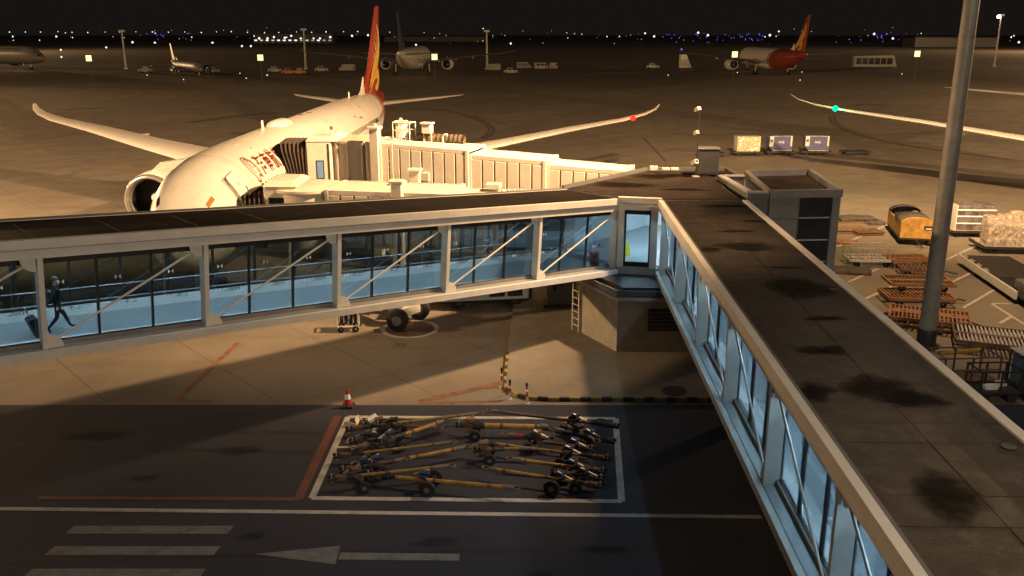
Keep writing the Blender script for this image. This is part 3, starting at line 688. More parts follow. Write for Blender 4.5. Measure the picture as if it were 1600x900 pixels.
# ------------------------------------------------------------------ lift tower
TZ = 6.95
TC = [(11.95, 41.2), (15.35, 41.45), (15.95, 47.95), (12.4, 47.35)]
tow = thing('lift_tower', 'grey clad lift tower with a parapet roof and dark louvred bays right of the junction', 'tower', (0, 0, 0))
MB().prism(inset(TC, .1), 0, TZ - .35).build('core_wall', M_CLADD, tow)
MB().prism(inset(TC, .25), TZ - .349, TZ - .3).build('roof_sheet', M_ROOF, tow)
for i in range(4): wall_seg(TC[i], TC[(i + 1) % 4], TZ - .36, TZ, .22, 'parapet', M_CLAD, tow)
def tw(a, b, f0, f1, z0, z1, off, w, name, m):
    a, b = Vector(a), Vector(b); d = (b - a).normalized(); n = Vector((d.y, -d.x)) * off
    return wall_seg(a.lerp(b, f0) + n, a.lerp(b, f1) + n, z0, z1, w, name, m, tow)
for r in range(6):
    tw(TC[0], TC[1], .01, .42, .25 + r * 1.07, 1.29 + r * 1.07, -.02, .07, 'cladding_panel', M_CLAD)
    tw(TC[3], TC[0], .02, .49, .25 + r * 1.07, 1.29 + r * 1.07, -.02, .07, 'cladding_panel', M_CLAD); tw(TC[3], TC[0], .51, .98, .25 + r * 1.07, 1.29 + r * 1.07, -.02, .07, 'cladding_panel', M_CLAD)
for r in range(6):
    z = .3 + r * 1.07
    tw(TC[0], TC[1], .45, .88, z, z + 1.0, -.06, .04, 'dark_glazing', mat('tower_dark_glass', (.03, .032, .036), .25, var=.2))
    tw(TC[0], TC[1], .44, .88, z + 1.01, z + 1.055, .0, .08, 'transom', M_STEEL2)
tw(TC[0], TC[1], .89, 1.0, .2, TZ - .37, .0, .16, 'corner_post', M_CLAD)
annex = thing('link_parapet', 'low u shaped parapet between the junction roof and the lift tower', 'parapet', (0, 0, 0))
AX = [(10.75, 45.9), (11.95, 45.9)], [(10.75, 45.9), (11.0, 41.0)], [(11.0, 41.0), (11.8, 41.0)]
for a, b in AX: wall_seg(a, b, 4., 6.85, .2, 'wall', M_CLADD, annex); wall_seg(a, b, 6.851, 6.93, .3, 'coping', M_STEEL2, annex)
MB().prism([(11.05, 41.15), (11.85, 41.15), (11.85, 45.8), (10.85, 45.8)], 5.9, 6.0).build('gutter_floor', M_ROOF, annex)
bag = g(1222, 271, TZ - .28)
tag(MB().loft([[(bag.x + a * .35 + .05 * k, bag.y + b * .14 + .1 * a, bag.z + .004 + h) for a, b in ((-1, -.4), (-.5, -1), (.2, -.7), (1, -.2), (.7, .7), (-.2, 1), (-.8, .6))] for k, h in ((0, 0), (.4, .05), (1, .07))]).build('plastic_scrap', M_TXTW, None), 'small white plastic scrap lying on the lift tower roof', 'litter')

# ------------------------------------------------------------------ jet bridges
def box_sec(t, name, x0, x1, w, z0, z1, slope, panel=.72, near=-1):
    """one telescopic tunnel section along local x with panelled sides; slope: dz per metre"""
    def sh(mb):
        mb.v = [(x, y, z + slope * x) for x, y, z in mb.v]; return mb
    sh(MB().box(x0, x1, -w / 2, w / 2, z0, z0 + .18)).build('floor_beam', M_STEEL2, t)
    n = max(2, round((x1 - x0) / .9)); dx = (x1 - x0) / n
    for i in range(n):
        sh(MB().box(x0 + i * dx + .006, x0 + (i + 1) * dx - .006, -w / 2 + .05, w / 2 - .05, z1 - .14, z1 - .02)).build('roof_panel', M_CREAM, t)
    for s in (-1, 1):
        sh(MB().box(x0, x1, s * w / 2 - .06, s * w / 2 + .06, z1 - .2, z1 + .02)).build('top_rail', M_CREAM, t)
        sh(MB().box(x0, x1, s * w / 2 - .06, s * w / 2 + .06, z0, z0 + .22)).build('bottom_rail', M_CREAM, t)
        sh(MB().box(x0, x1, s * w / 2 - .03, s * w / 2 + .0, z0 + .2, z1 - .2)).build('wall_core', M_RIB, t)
        n = round((x1 - x0) / panel); dx = (x1 - x0) / n
        for i in range(n):
            a, b = x0 + i * dx + .03, x0 + (i + 1) * dx - .03
            y = s * w / 2
            mb = MB(); o = .075 * s
            mb.add([(a, y, z0 + .23), (b, y, z0 + .23), (b, y, z1 - .21), (a, y, z1 - .21), (a + .03, y + o, z0 + .27), (b - .03, y + o, z0 + .27), (b - .03, y + o, z1 - .25), (a + .03, y + o, z1 - .25)],
                   [(4, 5, 6, 7), (0, 1, 5, 4), (1, 2, 6, 5), (2, 3, 7, 6), (3, 0, 4, 7)])
            sh(mb).build('wall_panel', M_CREAM, t)
    for x in (x0, x1):
        for s in (-1, 1): sh(MB().box(x - .09, x + .09, s * w / 2 - .1, s * w / 2 + .1, z0, z1 + .04)).build('end_frame', M_CREAM, t)
        sh(MB().box(x - .09, x + .09, -w / 2 + .101, w / 2 - .101, z1 - .1, z1 + .04)).build('end_frame', M_CREAM, t)
def bellows(t, p0, p1, w, z0, z1, folds, top_reach, droop=0.):
    """pleated canopy along -x from x=p0 to x=p1 (local), an arch of fabric with folds; top_reach leans it over the fuselage"""
    rings = []; n = folds * 2
    for k in range(n + 1):
        f = k / n; off = .0 if k % 2 else .13
        prof = []
        for (y, z) in ((-1, 0), (-1, .55), (-1, .85), (-.8, 1), (0, 1.03), (.8, 1), (1, .85), (1, .55), (1, 0)):
            zz = z0 + (z1 - z0) * z - droop * f * z
            x = p0 + (p1 - p0) * f - top_reach * f * max(0, z - .25)
            prof.append((x, y * (w / 2 + off), zz + off * (z > .8)))
        inner = [(x, y * .9, z - .08) for x, y, z in reversed(prof)]
        rings.append(prof + inner)
    MB().loft(rings).build('canopy_bellows', M_BELL, t, False)
# --- bridge to the second door (rear one)
def bridge_far():
    a, b = Vector((-9.4, 55.4)), Vector((6.6, 50.4)); d = b - a; ang = math.atan2(d.y, d.x); Lh = d.length
    t = thing('jet_bridge', 'cream telescopic jet bridge with ribbed walls reaching the second aircraft door', 'jet bridge', (a.x, a.y, 0), ang)
    sl = -.042
    box_sec(t, 's', 1.3, 7.6, 3.0, 4.75, 7.75, sl); box_sec(t, 's', 7.75, 12.2, 2.7, 4.85, 7.5, sl); box_sec(t, 's', 12.35, Lh, 2.4, 4.95, 7.3, sl)
    # round cab neck
    n = 20; R0 = 1.75
    mb = MB(); mb.lathe([(4.7, R0 * .2), (4.7, R0), (7.62, R0), (7.62, R0 + .08), (7.74, R0 + .08), (7.74, .1)], (-.3, 0, 0), 'z', 28); mb.build('cab_rotunda', mat('rotunda_curtain', (.52, .46, .37), .6, var=.1, scale=2), t, True, 30)
    for a_ in (-100, -78, -50, -22):
        q = Vector((-.3 + (R0 + .03) * math.cos(R(a_)), (R0 + .03) * math.sin(R(a_))))
        MB().box(q.x - .05, q.x + .05, q.y - .05, q.y + .05, 4.72, 7.62).build('curtain_guide', M_TUGW if a_ < -60 else M_CREAM, t)
    # the cab faces the fuselage
    cab = link('cab', MB().cbox(-2.9, -1.4, -1.75, 1.75, 4.75, 7.72, .06).mesh('cab', M_CREAM), t); cab.rotation_euler = (0, 0, -ang)
    cw = MB().box(-2.28, -1.92, -1.772, -1.752, 5.55, 6.55).build('cab_window', mat('cab_lit_window', (.10, .16, .22), .15, emit=(.35, .55, .7), es=.35), cab)
    MB().box(-2.34, -1.86, -1.765, -1.751, 5.49, 6.61).build('window_frame', M_BLK, cab); cw.location = (0, -.012, 0)
    MB().box(-1.62, -1.52, -1.77, -1.751, 4.9, 7.6).build('door_seam', M_BLK, cab)
    MB().add([(-2.9, -1.8, 7.74), (-1.0, -1.8, 7.74), (-1.0, 1.8, 7.74), (-2.9, 1.8, 7.74), (-2.7, -1.5, 8.02), (-1.4, -1.5, 8.0), (-1.4, 1.5, 8.0), (-2.7, 1.5, 8.02)], [(4, 5, 6, 7), (0, 1, 5, 4), (1, 2, 6, 5), (2, 3, 7, 6), (3, 0, 4, 7), (3, 2, 1, 0)]).build('cab_roof', M_CREAM, cab)
    bellows(cab, -2.92, -3.75, 3.4, 4.5, 7.5, 6, 1.0)
    # service tower, ladder and roof kit
    for (x, y) in ((2.0, -1.85), (2.0, 1.85)):
        MB().cbox(x - .28, x + .28, y - .25, y + .25, .9, 8.55, .04).build('lift_column', M_CREAM, t)
        MB().cbox(x - .36, x + .36, y - .33, y + .33, 8.551, 8.7, .04).build('column_cap', M_CREAM, t); MB().cbox(x - .08, x + .08, y - .08, y + .08, 8.701, 8.85, .02).build('cap_knob', M_CREAM, t)
    MB().box(1.4, 2.6, -1.3, 1.3, .75, 1.15).build('bogie_beam', M_STEEL2, t)
    for y in (-1.2, 1.2):
        w = MB().lathe([(-.2, .0), (-.2, .3), (-.2, .5), (-.14, .55), (.14, .55), (.2, .5), (.2, .3), (.2, 0)], (2., y, .55), 'y', 24).build('wheel', M_RUB, t, True)
    for k in range(8): MB().beam((2.35, -1.95, 4.9 + k * .36), (3.1, -1.95, 4.9 + k * .36), .03, .03).build('ladder_rung', M_CREAM, t)
    for x in (2.35, 3.1): MB().beam((x, -1.95, 4.8), (x, -1.95, 7.8), .05, .05).build('ladder_rail', M_CREAM, t)
    rl = MB()
    for x in (2.2, 2.75, 3.3):
        for y in (.2, 1.1): rl.tube((x, y, 7.6), (x, y, 8.75), .035, 8)
    for y in (.2, 1.1):
        for z in (8.72, 8.25): rl.tube((2.2, y, z), (3.3, y, z), .035, 8)
    for x in (2.2, 3.3): rl.tube((x, .2, 8.72), (x, 1.1, 8.72), .035, 8)
    rl.build('roof_railing', M_TUGW, t, True)
    MB().cbox(3.9, 4.5, .6, 1.1, 8.1, 8.65, .05).build('roof_air_unit', M_TUGW, t); MB().cbox(3.82, 4.58, .52, 1.18, 8.651, 8.75, .04).build('unit_cap', M_TUGW, t)
    for x in (3.95, 4.45): MB().beam((x, .85, 7.5), (x, .85, 8.1), .06, .06).build('unit_leg', M_CREAM, t)
    for x in (3.0, 5.4):
        MB().path([(x, .3, 7.4), (x, .3, 7.95), (x + .12, .3, 8.1), (x + .3, .3, 8.1)], .07).build('vent_pipe', M_TUGW, t, True)
    mb = MB(); prof = []
    for i in range(24): prof.append((3.2 + i * .14, .24 + (.05 if i % 2 else 0)))
    mb.lathe(prof, (0, 1.3, 7.75), 'x', 14); mb.build('coiled_duct', mat('dark_duct', (.10, .075, .055), .7, var=.3), t, True, 20)
    MB().tube((-1.2, -1.2, 7.95), (-1.2, -1.2, 8.35), .05, 8).build('beacon_post', M_TUGW, t); MB().lathe([(8.35, .09), (8.5, .09), (8.56, 0)], (-1.2, -1.2, 0), 'z', 12).build('beacon', M_RED, t)
    MB().cbox(4.6, 5.3, -1.72, -1.6, 5.6, 6.1, .03).build('side_box', M_CREAM, t)
    return t
bridge_far()
# --- bridge to the first door (front one)
def bridge_near():
    a, b = Vector((-10.9, 46.75)), Vector((3.2, 45.0)); d = b - a; ang = math.atan2(d.y, d.x); Lh = d.length
    t = thing('jet_bridge', 'lower cream jet bridge in front, with a dark hooded cab against the forward door', 'jet bridge', (a.x, a.y, -.42), ang)
    sl = -.012
    box_sec(t, 's', 1.7, 8.2, 3.1, 3.8, 6.72, sl); box_sec(t, 's', 8.35, Lh, 2.8, 3.9, 6.55, sl)
    MB().lathe([(3.7, .3), (3.7, 1.85), (6.55, 1.85), (6.55, 2.05), (6.68, 2.05), (6.78, 1.2), (6.8, .05)], (.2, 0, 0), 'z', 28).build('cab_rotunda', M_CREAM, t, True, 30)
    cab = link('cab', MB().cbox(-1.75, -.2, -1.6, 1.6, 3.75, 6.85, .06).mesh('cab', M_CREAM), t); cab.rotation_euler = (0, 0, -ang)
    MB().add([(-1.8, -1.65, 6.86), (0, -1.65, 6.86), (0, 1.65, 6.86), (-1.8, 1.65, 6.86), (-1.6, -1.1, 7.1), (-.3, -1.1, 7.1), (-.3, 1.1, 7.1), (-1.6, 1.1, 7.1)], [(4, 5, 6, 7), (0, 1, 5, 4), (1, 2, 6, 5), (2, 3, 7, 6), (3, 0, 4, 7), (3, 2, 1, 0)]).build('cab_roof', M_CREAM, cab)
    MB().box(-1.5, -.5, -1.625, -1.602, 5.0, 6.3).build('cab_window', M_VGLASS, cab)
    bellows(cab, -1.77, -2.45, 3.0, 3.7, 6.55, 4, .5, .25)
    for y in (-1.95, 1.95):
        MB().cbox(5.2, 5.75, y - .25, y + .25, 1.3, 7.25, .04).build('lift_column', M_CREAM, t); MB().cbox(5.1, 5.85, y - .33, y + .33, 7.251, 7.38, .04).build('column_cap', M_CREAM, t)
    MB().beam((5.5, -3.1, 1.17), (5.5, 2.2, 1.37), .5, .35).build('bogie_beam', M_STEEL2, t)
    for (x, y) in ((5.95, -4.6), (6.6, -2.75)):
        w = MB().lathe([(-.22, 0), (-.22, .28), (-.2, .46), (-.13, .54), (.13, .54), (.2, .46), (.22, .28), (.22, 0)], (x, y, .965), 'y', 26).build('wheel', M_RUB, t, True)
        MB().lathe([(-.235, 0), (-.235, .24), (-.2, .26)], (x, y, .965), 'y', 16).build('wheel_hub', M_CLADD, w)
    MB().beam((5.95, -4.35, 1.17), (6.6, -3.0, 1.17), .32, .45).build('axle_beam', M_STEEL2, t)
    MB().cbox(5.35, 6.1, -4.15, -3.3, 1.27, 1.77, .05).build('drive_motor', M_STEEL2, t)
    MB().tube((4.5, -3.6, 1.47), (5.4, -3.7, 1.42), .18, 12).build('hydraulic_tank', M_STEEL, t, True)
    MB().beam((5.7, -3.6, 1.7), (5.5, -2.0, 3.6), .35, .35).build('steering_strut', M_STEEL2, t)
    for x in (4.4, 9.5): MB().cbox(x, x + .8, .6, 1.3, 6.62, 6.85, .05).build('roof_hatch', M_CREAM, t)
    for k in range(6): MB().tube((10.6 + k * .3, -.9 + .1 * (k % 2), 6.45), (10.6 + k * .3, -.9 + .1 * (k % 2), 6.85), .07, 8).build('roof_vent', M_CREAM, t)
    return t
bridge_near()

# ------------------------------------------------------------------ aircraft
# local frame: nose at y = 0, tail towards +y, port side +x, ground z = 0 (heading -y)
FUS = [(0, .04, .04, 3.75), (.25, .58, .56, 3.78), (.8, 1.12, 1.08, 3.88), (1.6, 1.6, 1.6, 4.1), (2.6, 2.02, 2.1, 4.38), (3.8, 2.36, 2.48, 4.62), (5.2, 2.62, 2.75, 4.78), (7., 2.78, 2.9, 4.86),
       (9, 2.86, 2.95, 4.89), (11.5, 2.885, 2.975, 4.9), (20, 2.885, 2.975, 4.9), (30, 2.885, 2.975, 4.9), (44, 2.885, 2.975, 4.9), (48, 2.8, 2.86, 4.98), (52, 2.52, 2.55, 5.22), (56, 2.08, 2.1, 5.58),
       (60, 1.55, 1.6, 5.98), (64, .95, 1.05, 6.4), (67, .45, .55, 6.72), (68, .2, .28, 6.85)]
def fus_at(a):
    for p, q in zip(FUS, FUS[1:]):
        if p[0] <= a <= q[0]:
            f = (a - p[0]) / (q[0] - p[0]); return [p[i] + (q[i] - p[i]) * f for i in (1, 2, 3)]
    return FUS[-1][1:]
def skin(a, phi, off=.0, side=1):
    hw, hh, zc = fus_at(a); return Vector((side * (hw + off) * math.cos(phi), a, zc + (hh + off) * math.sin(phi)))
def airfoil(c, th):
    up = [(0, 0), (.03, .35), (.12, .75), (.3, 1), (.55, .8), (.8, .38), (1, .02)]
    pts = [(x * c, z * th / 2) for x, z in up] + [(x * c, -z * th / 2 * .8) for x, z in reversed(up[1:-1])]
    return pts
def surf(rows):
    """rows: (lateral, leading edge aft, chord, z, thickness)"""
    return MB().loft([[(l, le + x, z + zz) for x, zz in airfoil(c, th)] for l, le, c, z, th in rows])
def livery_white_red(band_a=54.0):
    m = bpy.data.materials.new('airliner_white_with_red_tail'); m.use_nodes = True; N, L, b = nodes(m)
    b.inputs['Roughness'].default_value = .33; b.inputs['Coat Weight'].default_value = .2
    tc = N.new('ShaderNodeTexCoord'); sx = N.new('ShaderNodeSeparateXYZ'); L.new(tc.outputs['Object'], sx.inputs[0])
    z = sx.outputs['Z']; a = sx.outputs['Y']
    # boundary sweeps forward lower down
    dz = math_node(N, L, 'SUBTRACT', z, 5.6); sq = math_node(N, L, 'MULTIPLY', math_node(N, L, 'MULTIPLY', dz, dz), -.22)
    e = math_node(N, L, 'ADD', math_node(N, L, 'SUBTRACT', a, band_a), math_node(N, L, 'ADD', math_node(N, L, 'MULTIPLY', dz, -.9), sq))
    def step(x): return math_node(N, L, 'GREATER_THAN', e, x)
    n = noise(N, L, tc.outputs['Object'], .5, 4); w = ramp(N, L, n, .3, .7, (.58, .56, .525), (.64, .62, .585))
    red = (.25, .03, .017); gold = (.55, .31, .05); dark = (.11, .014, .01)
    c = mixc(N, L, step(0.), w, red); c = mixc(N, L, step(.5), c, dark); c = mixc(N, L, step(.75), c, gold); c = mixc(N, L, step(2.0), c, dark); c = mixc(N, L, step(2.25), c, red)
    for per, ofs, wd in ((2.9, 0., .012), (7.3, 1.1, .018)):
        fr = math_node(N, L, 'FRACT', math_node(N, L, 'DIVIDE', math_node(N, L, 'ADD', a, ofs), per))
        c = mixc(N, L, math_node(N, L, 'MULTIPLY', math_node(N, L, 'LESS_THAN', fr, wd), .35), c, (.22, .20, .17))
    dn = noise(N, L, mapping(N, L, 0, (1.5, .25, 1.5)), 1.2, 7, .7)
    c = mixc(N, L, math_node(N, L, 'MULTIPLY', ramp(N, L, dn, .52, .75), .3), c, (.36, .32, .26))
    L.new(c, b.inputs['Base Color']); return m
def swirl(side, x_of):
    """gold swirl shapes of the fin; coordinates are (chord fraction, height fraction)"""
    def P(s, t):
        le = 55.6 + 10.0 * t; te = 65.6 + 2.7 * t
        a = le + (te - le) * s; z = 7.2 + 9.7 * t
        return Vector((side * (x_of(t) + .012), a, z))
    def ribbon(ctr, name, m, off=0):
        # ctr: (s, t, half width across chord)
        pts = []
        for _ in range(3):
            q = [ctr[0]]
            for u, v in zip(ctr, ctr[1:]):
                q += [tuple(u[i] * .75 + v[i] * .25 for i in range(3)), tuple(u[i] * .25 + v[i] * .75 for i in range(3))]
            ctr = q + [ctr[-1]]
        mb = MB(); vs = []
        for i, (s, t, w) in enumerate(ctr):
            s0, t0, _ = ctr[max(0, i - 1)]; s1, t1, _ = ctr[min(len(ctr) - 1, i + 1)]
            dx, dy = (s1 - s0) * 7.5, (t1 - t0) * 9.7; l = math.hypot(dx, dy) or 1; nx, ny = -dy / l, dx / l
            for k in (-1, 1):
                p = P(s + k * w * nx / 7.5, t + k * w * ny / 9.7); p.x += side * off; vs.append(p)
        mb.add(vs, [(2 * i, 2 * i + 1, 2 * i + 3, 2 * i + 2) for i in range(len(ctr) - 1)])
        return mb.mesh(name, m)
    big = [(.30, .80, .02), (.62, .70, .5), (.74, .57, .95), (.60, .43, 1.15), (.36, .32, .95), (.16, .20, .55), (.05, .10, .05)]
    curl = [(.08, .03, .04), (.26, .15, .30), (.50, .25, .5), (.72, .22, .65), (.70, .12, .6), (.54, .07, .3), (.50, .12, .05)]
    e1 = [(.24, .70, .03), (.44, .62, .16), (.48, .54, .2), (.30, .47, .05)]
    e2 = [(.18, .60, .03), (.36, .54, .16), (.34, .46, .2), (.18, .41, .05)]
    e3 = [(.30, .76, .03), (.54, .64, .12), (.56, .55, .12), (.36, .43, .04)]
    return [(ribbon(big, 'gold_swirl', M_GOLD), 'gold_swirl'), (ribbon(curl, 'gold_curl', M_GOLD), 'gold_curl'),
            (ribbon(e1, 'gold_feather', mat('pale_gold', (.78, .52, .22), .35), .004), 'gold_feather'), (ribbon(e2, 'gold_feather', mat('pale_gold', (.78, .52, .22), .35), .004), 'gold_feather'), (ribbon(e3, 'red_feather', M_AIRR, .006), 'red_feather')]
def airliner(name, label, loc, rotz, scale=1., fin='red', fusmat=None, wingmat=None, detail=2, text=None, group=None, navlights=False):
    t = thing(name, label, 'airliner', loc, rotz, group); t.scale = (scale,) * 3
    fusmat = fusmat or M_AIR; wingmat = wingmat or M_AIRG
    n = 40 if detail > 1 else 24
    rings = []
    prof = []
    for a in [0, .08, .25, .5, .8, 1.2, 1.6, 2.1, 2.6, 3.2, 3.8, 4.5, 5.2, 6, 7, 8, 9, 10, 11.5, 14, 17, 20, 25, 30, 35, 40, 44, 46, 48, 50, 52, 54, 56, 58, 60, 62, 64, 65.5, 67, 68]:
        hw, hh, zc = fus_at(a)
        if a < .3: k = math.sqrt(max(a, .002) / .3); h0 = fus_at(.3); hw, hh, zc = h0[0] * k, h0[1] * k, 3.74 + .04 * k
        rings.append([(hw * math.cos(2 * math.pi * i / n), a, zc + hh * math.sin(2 * math.pi * i / n)) for i in range(n)])
    f = MB().loft(rings).build('fuselage', fusmat, t, True, 60)
    # belly fairing
    MB().loft([[(hw * math.cos(2 * math.pi * i / 20), a, 3.1 + hh * math.sin(2 * math.pi * i / 20)) for i in range(20)] for a, hw, hh in ((19, .6, .4), (22, 2.3, 1.1), (27, 2.75, 1.5), (36, 2.75, 1.5), (41, 1.9, 1.0), (44, .5, .4))]).build('belly_fairing', fusmat, t, True, 60)
    for s in (1, -1):
        wing = [(2.2, 23.0, 12.8, 3.5, 1.5), (4.5, 24.6, 11.0, 3.75, 1.25), (9.5, 28.2, 7.6, 4.3, .85), (15, 32.3, 5.6, 4.95, .6), (21, 36.7, 4.0, 5.75, .42), (26, 40.3, 2.75, 6.3, .28), (28.2, 42.5, 1.9, 6.65, .18), (29.4, 44.1, 1.25, 7.0, .10), (29.95, 45.3, .6, 7.4, .05)]
        wg = MB().loft([[(s * l, le + x, z + zz) for x, zz in airfoil(c, th)] for l, le, c, z, th in wing]).build('wing', wingmat, t, True, 50)
        for l in (7.5, 12.5, 17.5):
            k = l / 29; a0 = 23 + (l - 2.2) * .735; ch = 12.8 - 8 * min(1, l / 14)
            zz = 3.5 + (l - 2.2) * .115
            MB().lathe([(0, .02), (.6, .22), (2.2, .28), (4.2, .12), (4.8, .01)], (s * l, a0 + ch * .55, zz - .3), 'y', 10).build('flap_fairing', wingmat, wg, True)
        st = [(.6, 57.2, 5.6, 6.3, .55), (3.5, 59.6, 4.4, 6.5, .4), (7.5, 62.9, 2.8, 6.75, .25), (9.6, 64.9, 1.7, 6.9, .12), (9.95, 65.7, .9, 6.95, .06)]
        MB().loft([[(s * l, le + x, z + zz) for x, zz in airfoil(c, th)] for l, le, c, z, th in st]).build('stabilizer', wingmat, t, True, 50)
        # engine
        ex, ey, ez = s * 9.1, 19.9, 2.7
        e = MB().lathe([(.55, 1.42), (.15, 1.5), (.02, 1.6), (.0, 1.66), (.05, 1.74), (.5, 1.86), (1.6, 1.92), (3.2, 1.84), (4.6, 1.58), (5.4, 1.36), (5.4, 1.2), (4.6, 1.2)], (ex, ey, ez), 'y', 32).build('engine_nacelle', fusmat if detail < 2 else M_AIR, t, True, 50)
        MB().lathe([(.56, 1.41), (.14, 1.49), (.01, 1.595), (-.012, 1.66), (.04, 1.755), (.3, 1.835)], (ex, ey, ez), 'y', 32).build('intake_lip', M_METAL, e, True, 60)
        MB().lathe([(.56, 1.42), (1.5, 1.46), (1.5, .3)], (ex, ey, ez), 'y', 28).build('intake_duct', M_FAN, e, True)
        MB().lathe([(.75, .02), (.95, .2), (1.3, .38), (1.49, .42)], (ex, ey, ez), 'y', 16).build('spinner', M_STEEL2, e, True)
        MB().lathe([(4.4, 1.0), (5.6, .86), (6.6, .55), (7.2, .06)], (ex, ey, ez), 'y', 18).build('exhaust_cone', M_BLK, e, True)
        MB().loft([[(ex + w * q, ey + a, z) for q, z in ((-1, z0), (1, z0), (1, z1), (-1, z1))] for a, w, z0, z1 in ((1.3, .12, ez + 1.8, ez + 1.95), (3.2, .22, ez + 1.6, ez + 2.25), (6.5, .25, ez + 1.1, ez + 2.0), (11.5, .15, ez + 1.2, ez + 1.75))]).build('pylon', wingmat, t)
        # main gear
        MB().tube((s * 4.9, 35.2, .9), (s * 4.7, 35.2, 3.2), .17, 10).build('main_gear_leg', M_STEEL2, t)
        for dy in (-.75, .75):
            for dx in (-.5, .5):
                MB().lathe([(-.2, 0), (-.2, .42), (-.15, .6), (.15, .6), (.2, .42), (.2, 0)], (s * 4.9 + dx, 35.2 + dy, .62), 'x', 16).build('wheel', M_RUB, t, True)
    MB().tube((0, 6.2, .5), (0, 6.4, 3.0), .11, 10).build('nose_gear_leg', M_STEEL, t)
    for dx in (-.3, .3): MB().lathe([(-.14, 0), (-.14, .34), (-.1, .48), (.1, .48), (.14, .34), (.14, 0)], (dx, 6.2, .5), 'x', 16).build('wheel', M_RUB, t, True)
    # fin
    fm = {'red': M_AIRR, 'navy': M_AIRN, 'grey': mat('airliner_dim_tail', (.12, .12, .14), .4), 'white': M_AIR}[fin]
    thick = lambda tt: .42 * (1 - tt) + .12 * tt
    fr = []
    for tt, le, ch in ((-.06, 53.6, 12.2), (0, 55.6, 10.1), (.05, 56.6, 9.3), (.5, 60.7, 6.3), (.96, 65.1, 3.1), (1, 65.9, 2.4)):
        th = thick(max(0, tt)); z = 7.2 + 9.7 * tt
        fr.append([(x, le + ch * c, z) for c, x in ((0, 0), (.04, th * .5), (.2, th * .95), (.5, th), (.8, th * .6), (1, .02), (.8, -th * .6), (.5, -th), (.2, -th * .95), (.04, -th * .5))])
    fo = MB().loft(fr).build('fin', fm, t, True, 50)
    if fin == 'red':
        for side in ((1, -1) if detail > 1 else (1,)):
            for me, nm in swirl(side, lambda tt: thick(tt) * 1.0): link(nm, me, fo)
    MB().loft([[(x * w, 52.3 + k * 3.3, z) for x, z in ((-.16, 7.55 - k * .1), (.16, 7.55 - k * .1), (.05, 7.7 + h), (-.05, 7.7 + h))] for k, w, h in ((0, .3, .05), (.55, .8, .5), (1., 1, 1.7))]).build('fin_fillet', M_AIR if fin == 'red' else fm, t)
    if detail:
        # cockpit glazing
        for s in (1, -1):
            for a0, a1, p0, p1, amber in ((.55, 1.35, 58, 84, 0), (.75, 1.5, 30, 55, 0), (2.2, 2.75, 45, 52, 1)):
                vs = []
                for k in range(7):
                    ph = R(p0 + (p1 - p0) * k / 6); e = .35 * (k / 6) * (not amber); vs += [skin(a0 + e, ph, .012, s), skin((a0 + e + a1) / 2, ph, .016, s), skin(a1, ph, .012, s)]
                MB().add(vs, [(3 * k + q, 3 * k + q + 1, 3 * k + q + 4, 3 * k + q + 3) for k in range(6) for q in (0, 1)]).build('cockpit_window', mat('cockpit_amber_glass', (.30, .14, .02), .2, emit=(1., .45, .08), es=.05) if (s > 0 and amber) else M_VGLASS, t)
    if detail > 1:
        # cabin windows: one shared pane mesh on the constant section, each its own part
        hw, hh, zc = 2.885, 2.975, 4.9; ph = R(17)
        vs = [Vector(((hw + .008) * math.cos(ph + dz / hh), dy, zc + (hh + .008) * math.sin(ph + dz / hh))) for dy, dz in ((-.10, -.22), (.10, -.22), (.14, -.12), (.14, .12), (.10, .22), (-.10, .22), (-.14, .12), (-.14, -.12))]
        wm = MB().add(vs, [tuple(range(8))]).mesh('cabin_window', M_VGLASS)
        for k in range(62):
            a = 10.6 + k * .6
            if 13.2 < a < 15.0 or 31.5 < a < 33.2: continue
            link('cabin_window', wm, t, (0, a, 0))
        for a in (7.3, 7.85, 8.4, 8.95, 9.5, 10.05):
            q = [skin(a + dy, R(19) + dz / 2.85, .03) for dy, dz in ((-.11, -.22), (.11, -.22), (.13, 0), (.11, .22), (-.11, .22), (-.13, 0))]
            MB().add(q, [(0, 1, 2, 3, 4, 5)]).build('cabin_window', M_VGLASS, t)
        for k in range(14):
            a = 48.2 + k * .5; q = [skin(a + dy, R(14) + dz / 2.6, .01) for dy, dz in ((-.09, -.2), (.09, -.2), (.09, .2), (-.09, .2))]
            MB().add(q, [(0, 1, 2, 3)]).build('cabin_window', M_VGLASS, t)
        # open forward door, swung flat ahead of the doorway
        dn = 8; a0, a1 = 4.1, 5.25; vs = []
        for k in range(dn + 1):
            ph = R(4 + 48 * k / dn); vs += [skin(a0 + .12 * (k == dn) + .12 * (k == 0), ph, .16), skin(a1 - .12 * (k == dn) - .12 * (k == 0), ph, .16)]
        door = MB().add(vs, [(2 * k, 2 * k + 1, 2 * k + 3, 2 * k + 2) for k in range(dn)])
        inner = [skin(p.y, math.atan2((p.z - fus_at(p.y)[2]) / fus_at(p.y)[1], p.x / fus_at(p.y)[0]), .01) for p in vs]
        m_ = len(vs); door.v += [tuple(p) for p in inner]
        rim = [2 * k for k in range(dn + 1)] + [2 * k + 1 for k in range(dn, -1, -1)]
        door.f += [(rim[i], rim[(i + 1) % len(rim)], rim[(i + 1) % len(rim)] + m_, rim[i] + m_) for i in range(len(rim))]; door.m += [0] * len(rim)
        d = door.build('open_door', M_AIR, t, True, 30)
        MB().add([skin(4.5, R(36), .175), skin(4.8, R(36), .175), skin(4.8, R(41), .175), skin(4.5, R(41), .175)], [(0, 1, 2, 3)]).build('door_window', M_STEEL2, d)
        MB().add([skin(4.95, R(20), .18), skin(5.04, R(20), .18), skin(5.07, R(31), .18), skin(4.98, R(31), .18)], [(0, 1, 2, 3)]).build('door_handle', M_BLK, d)
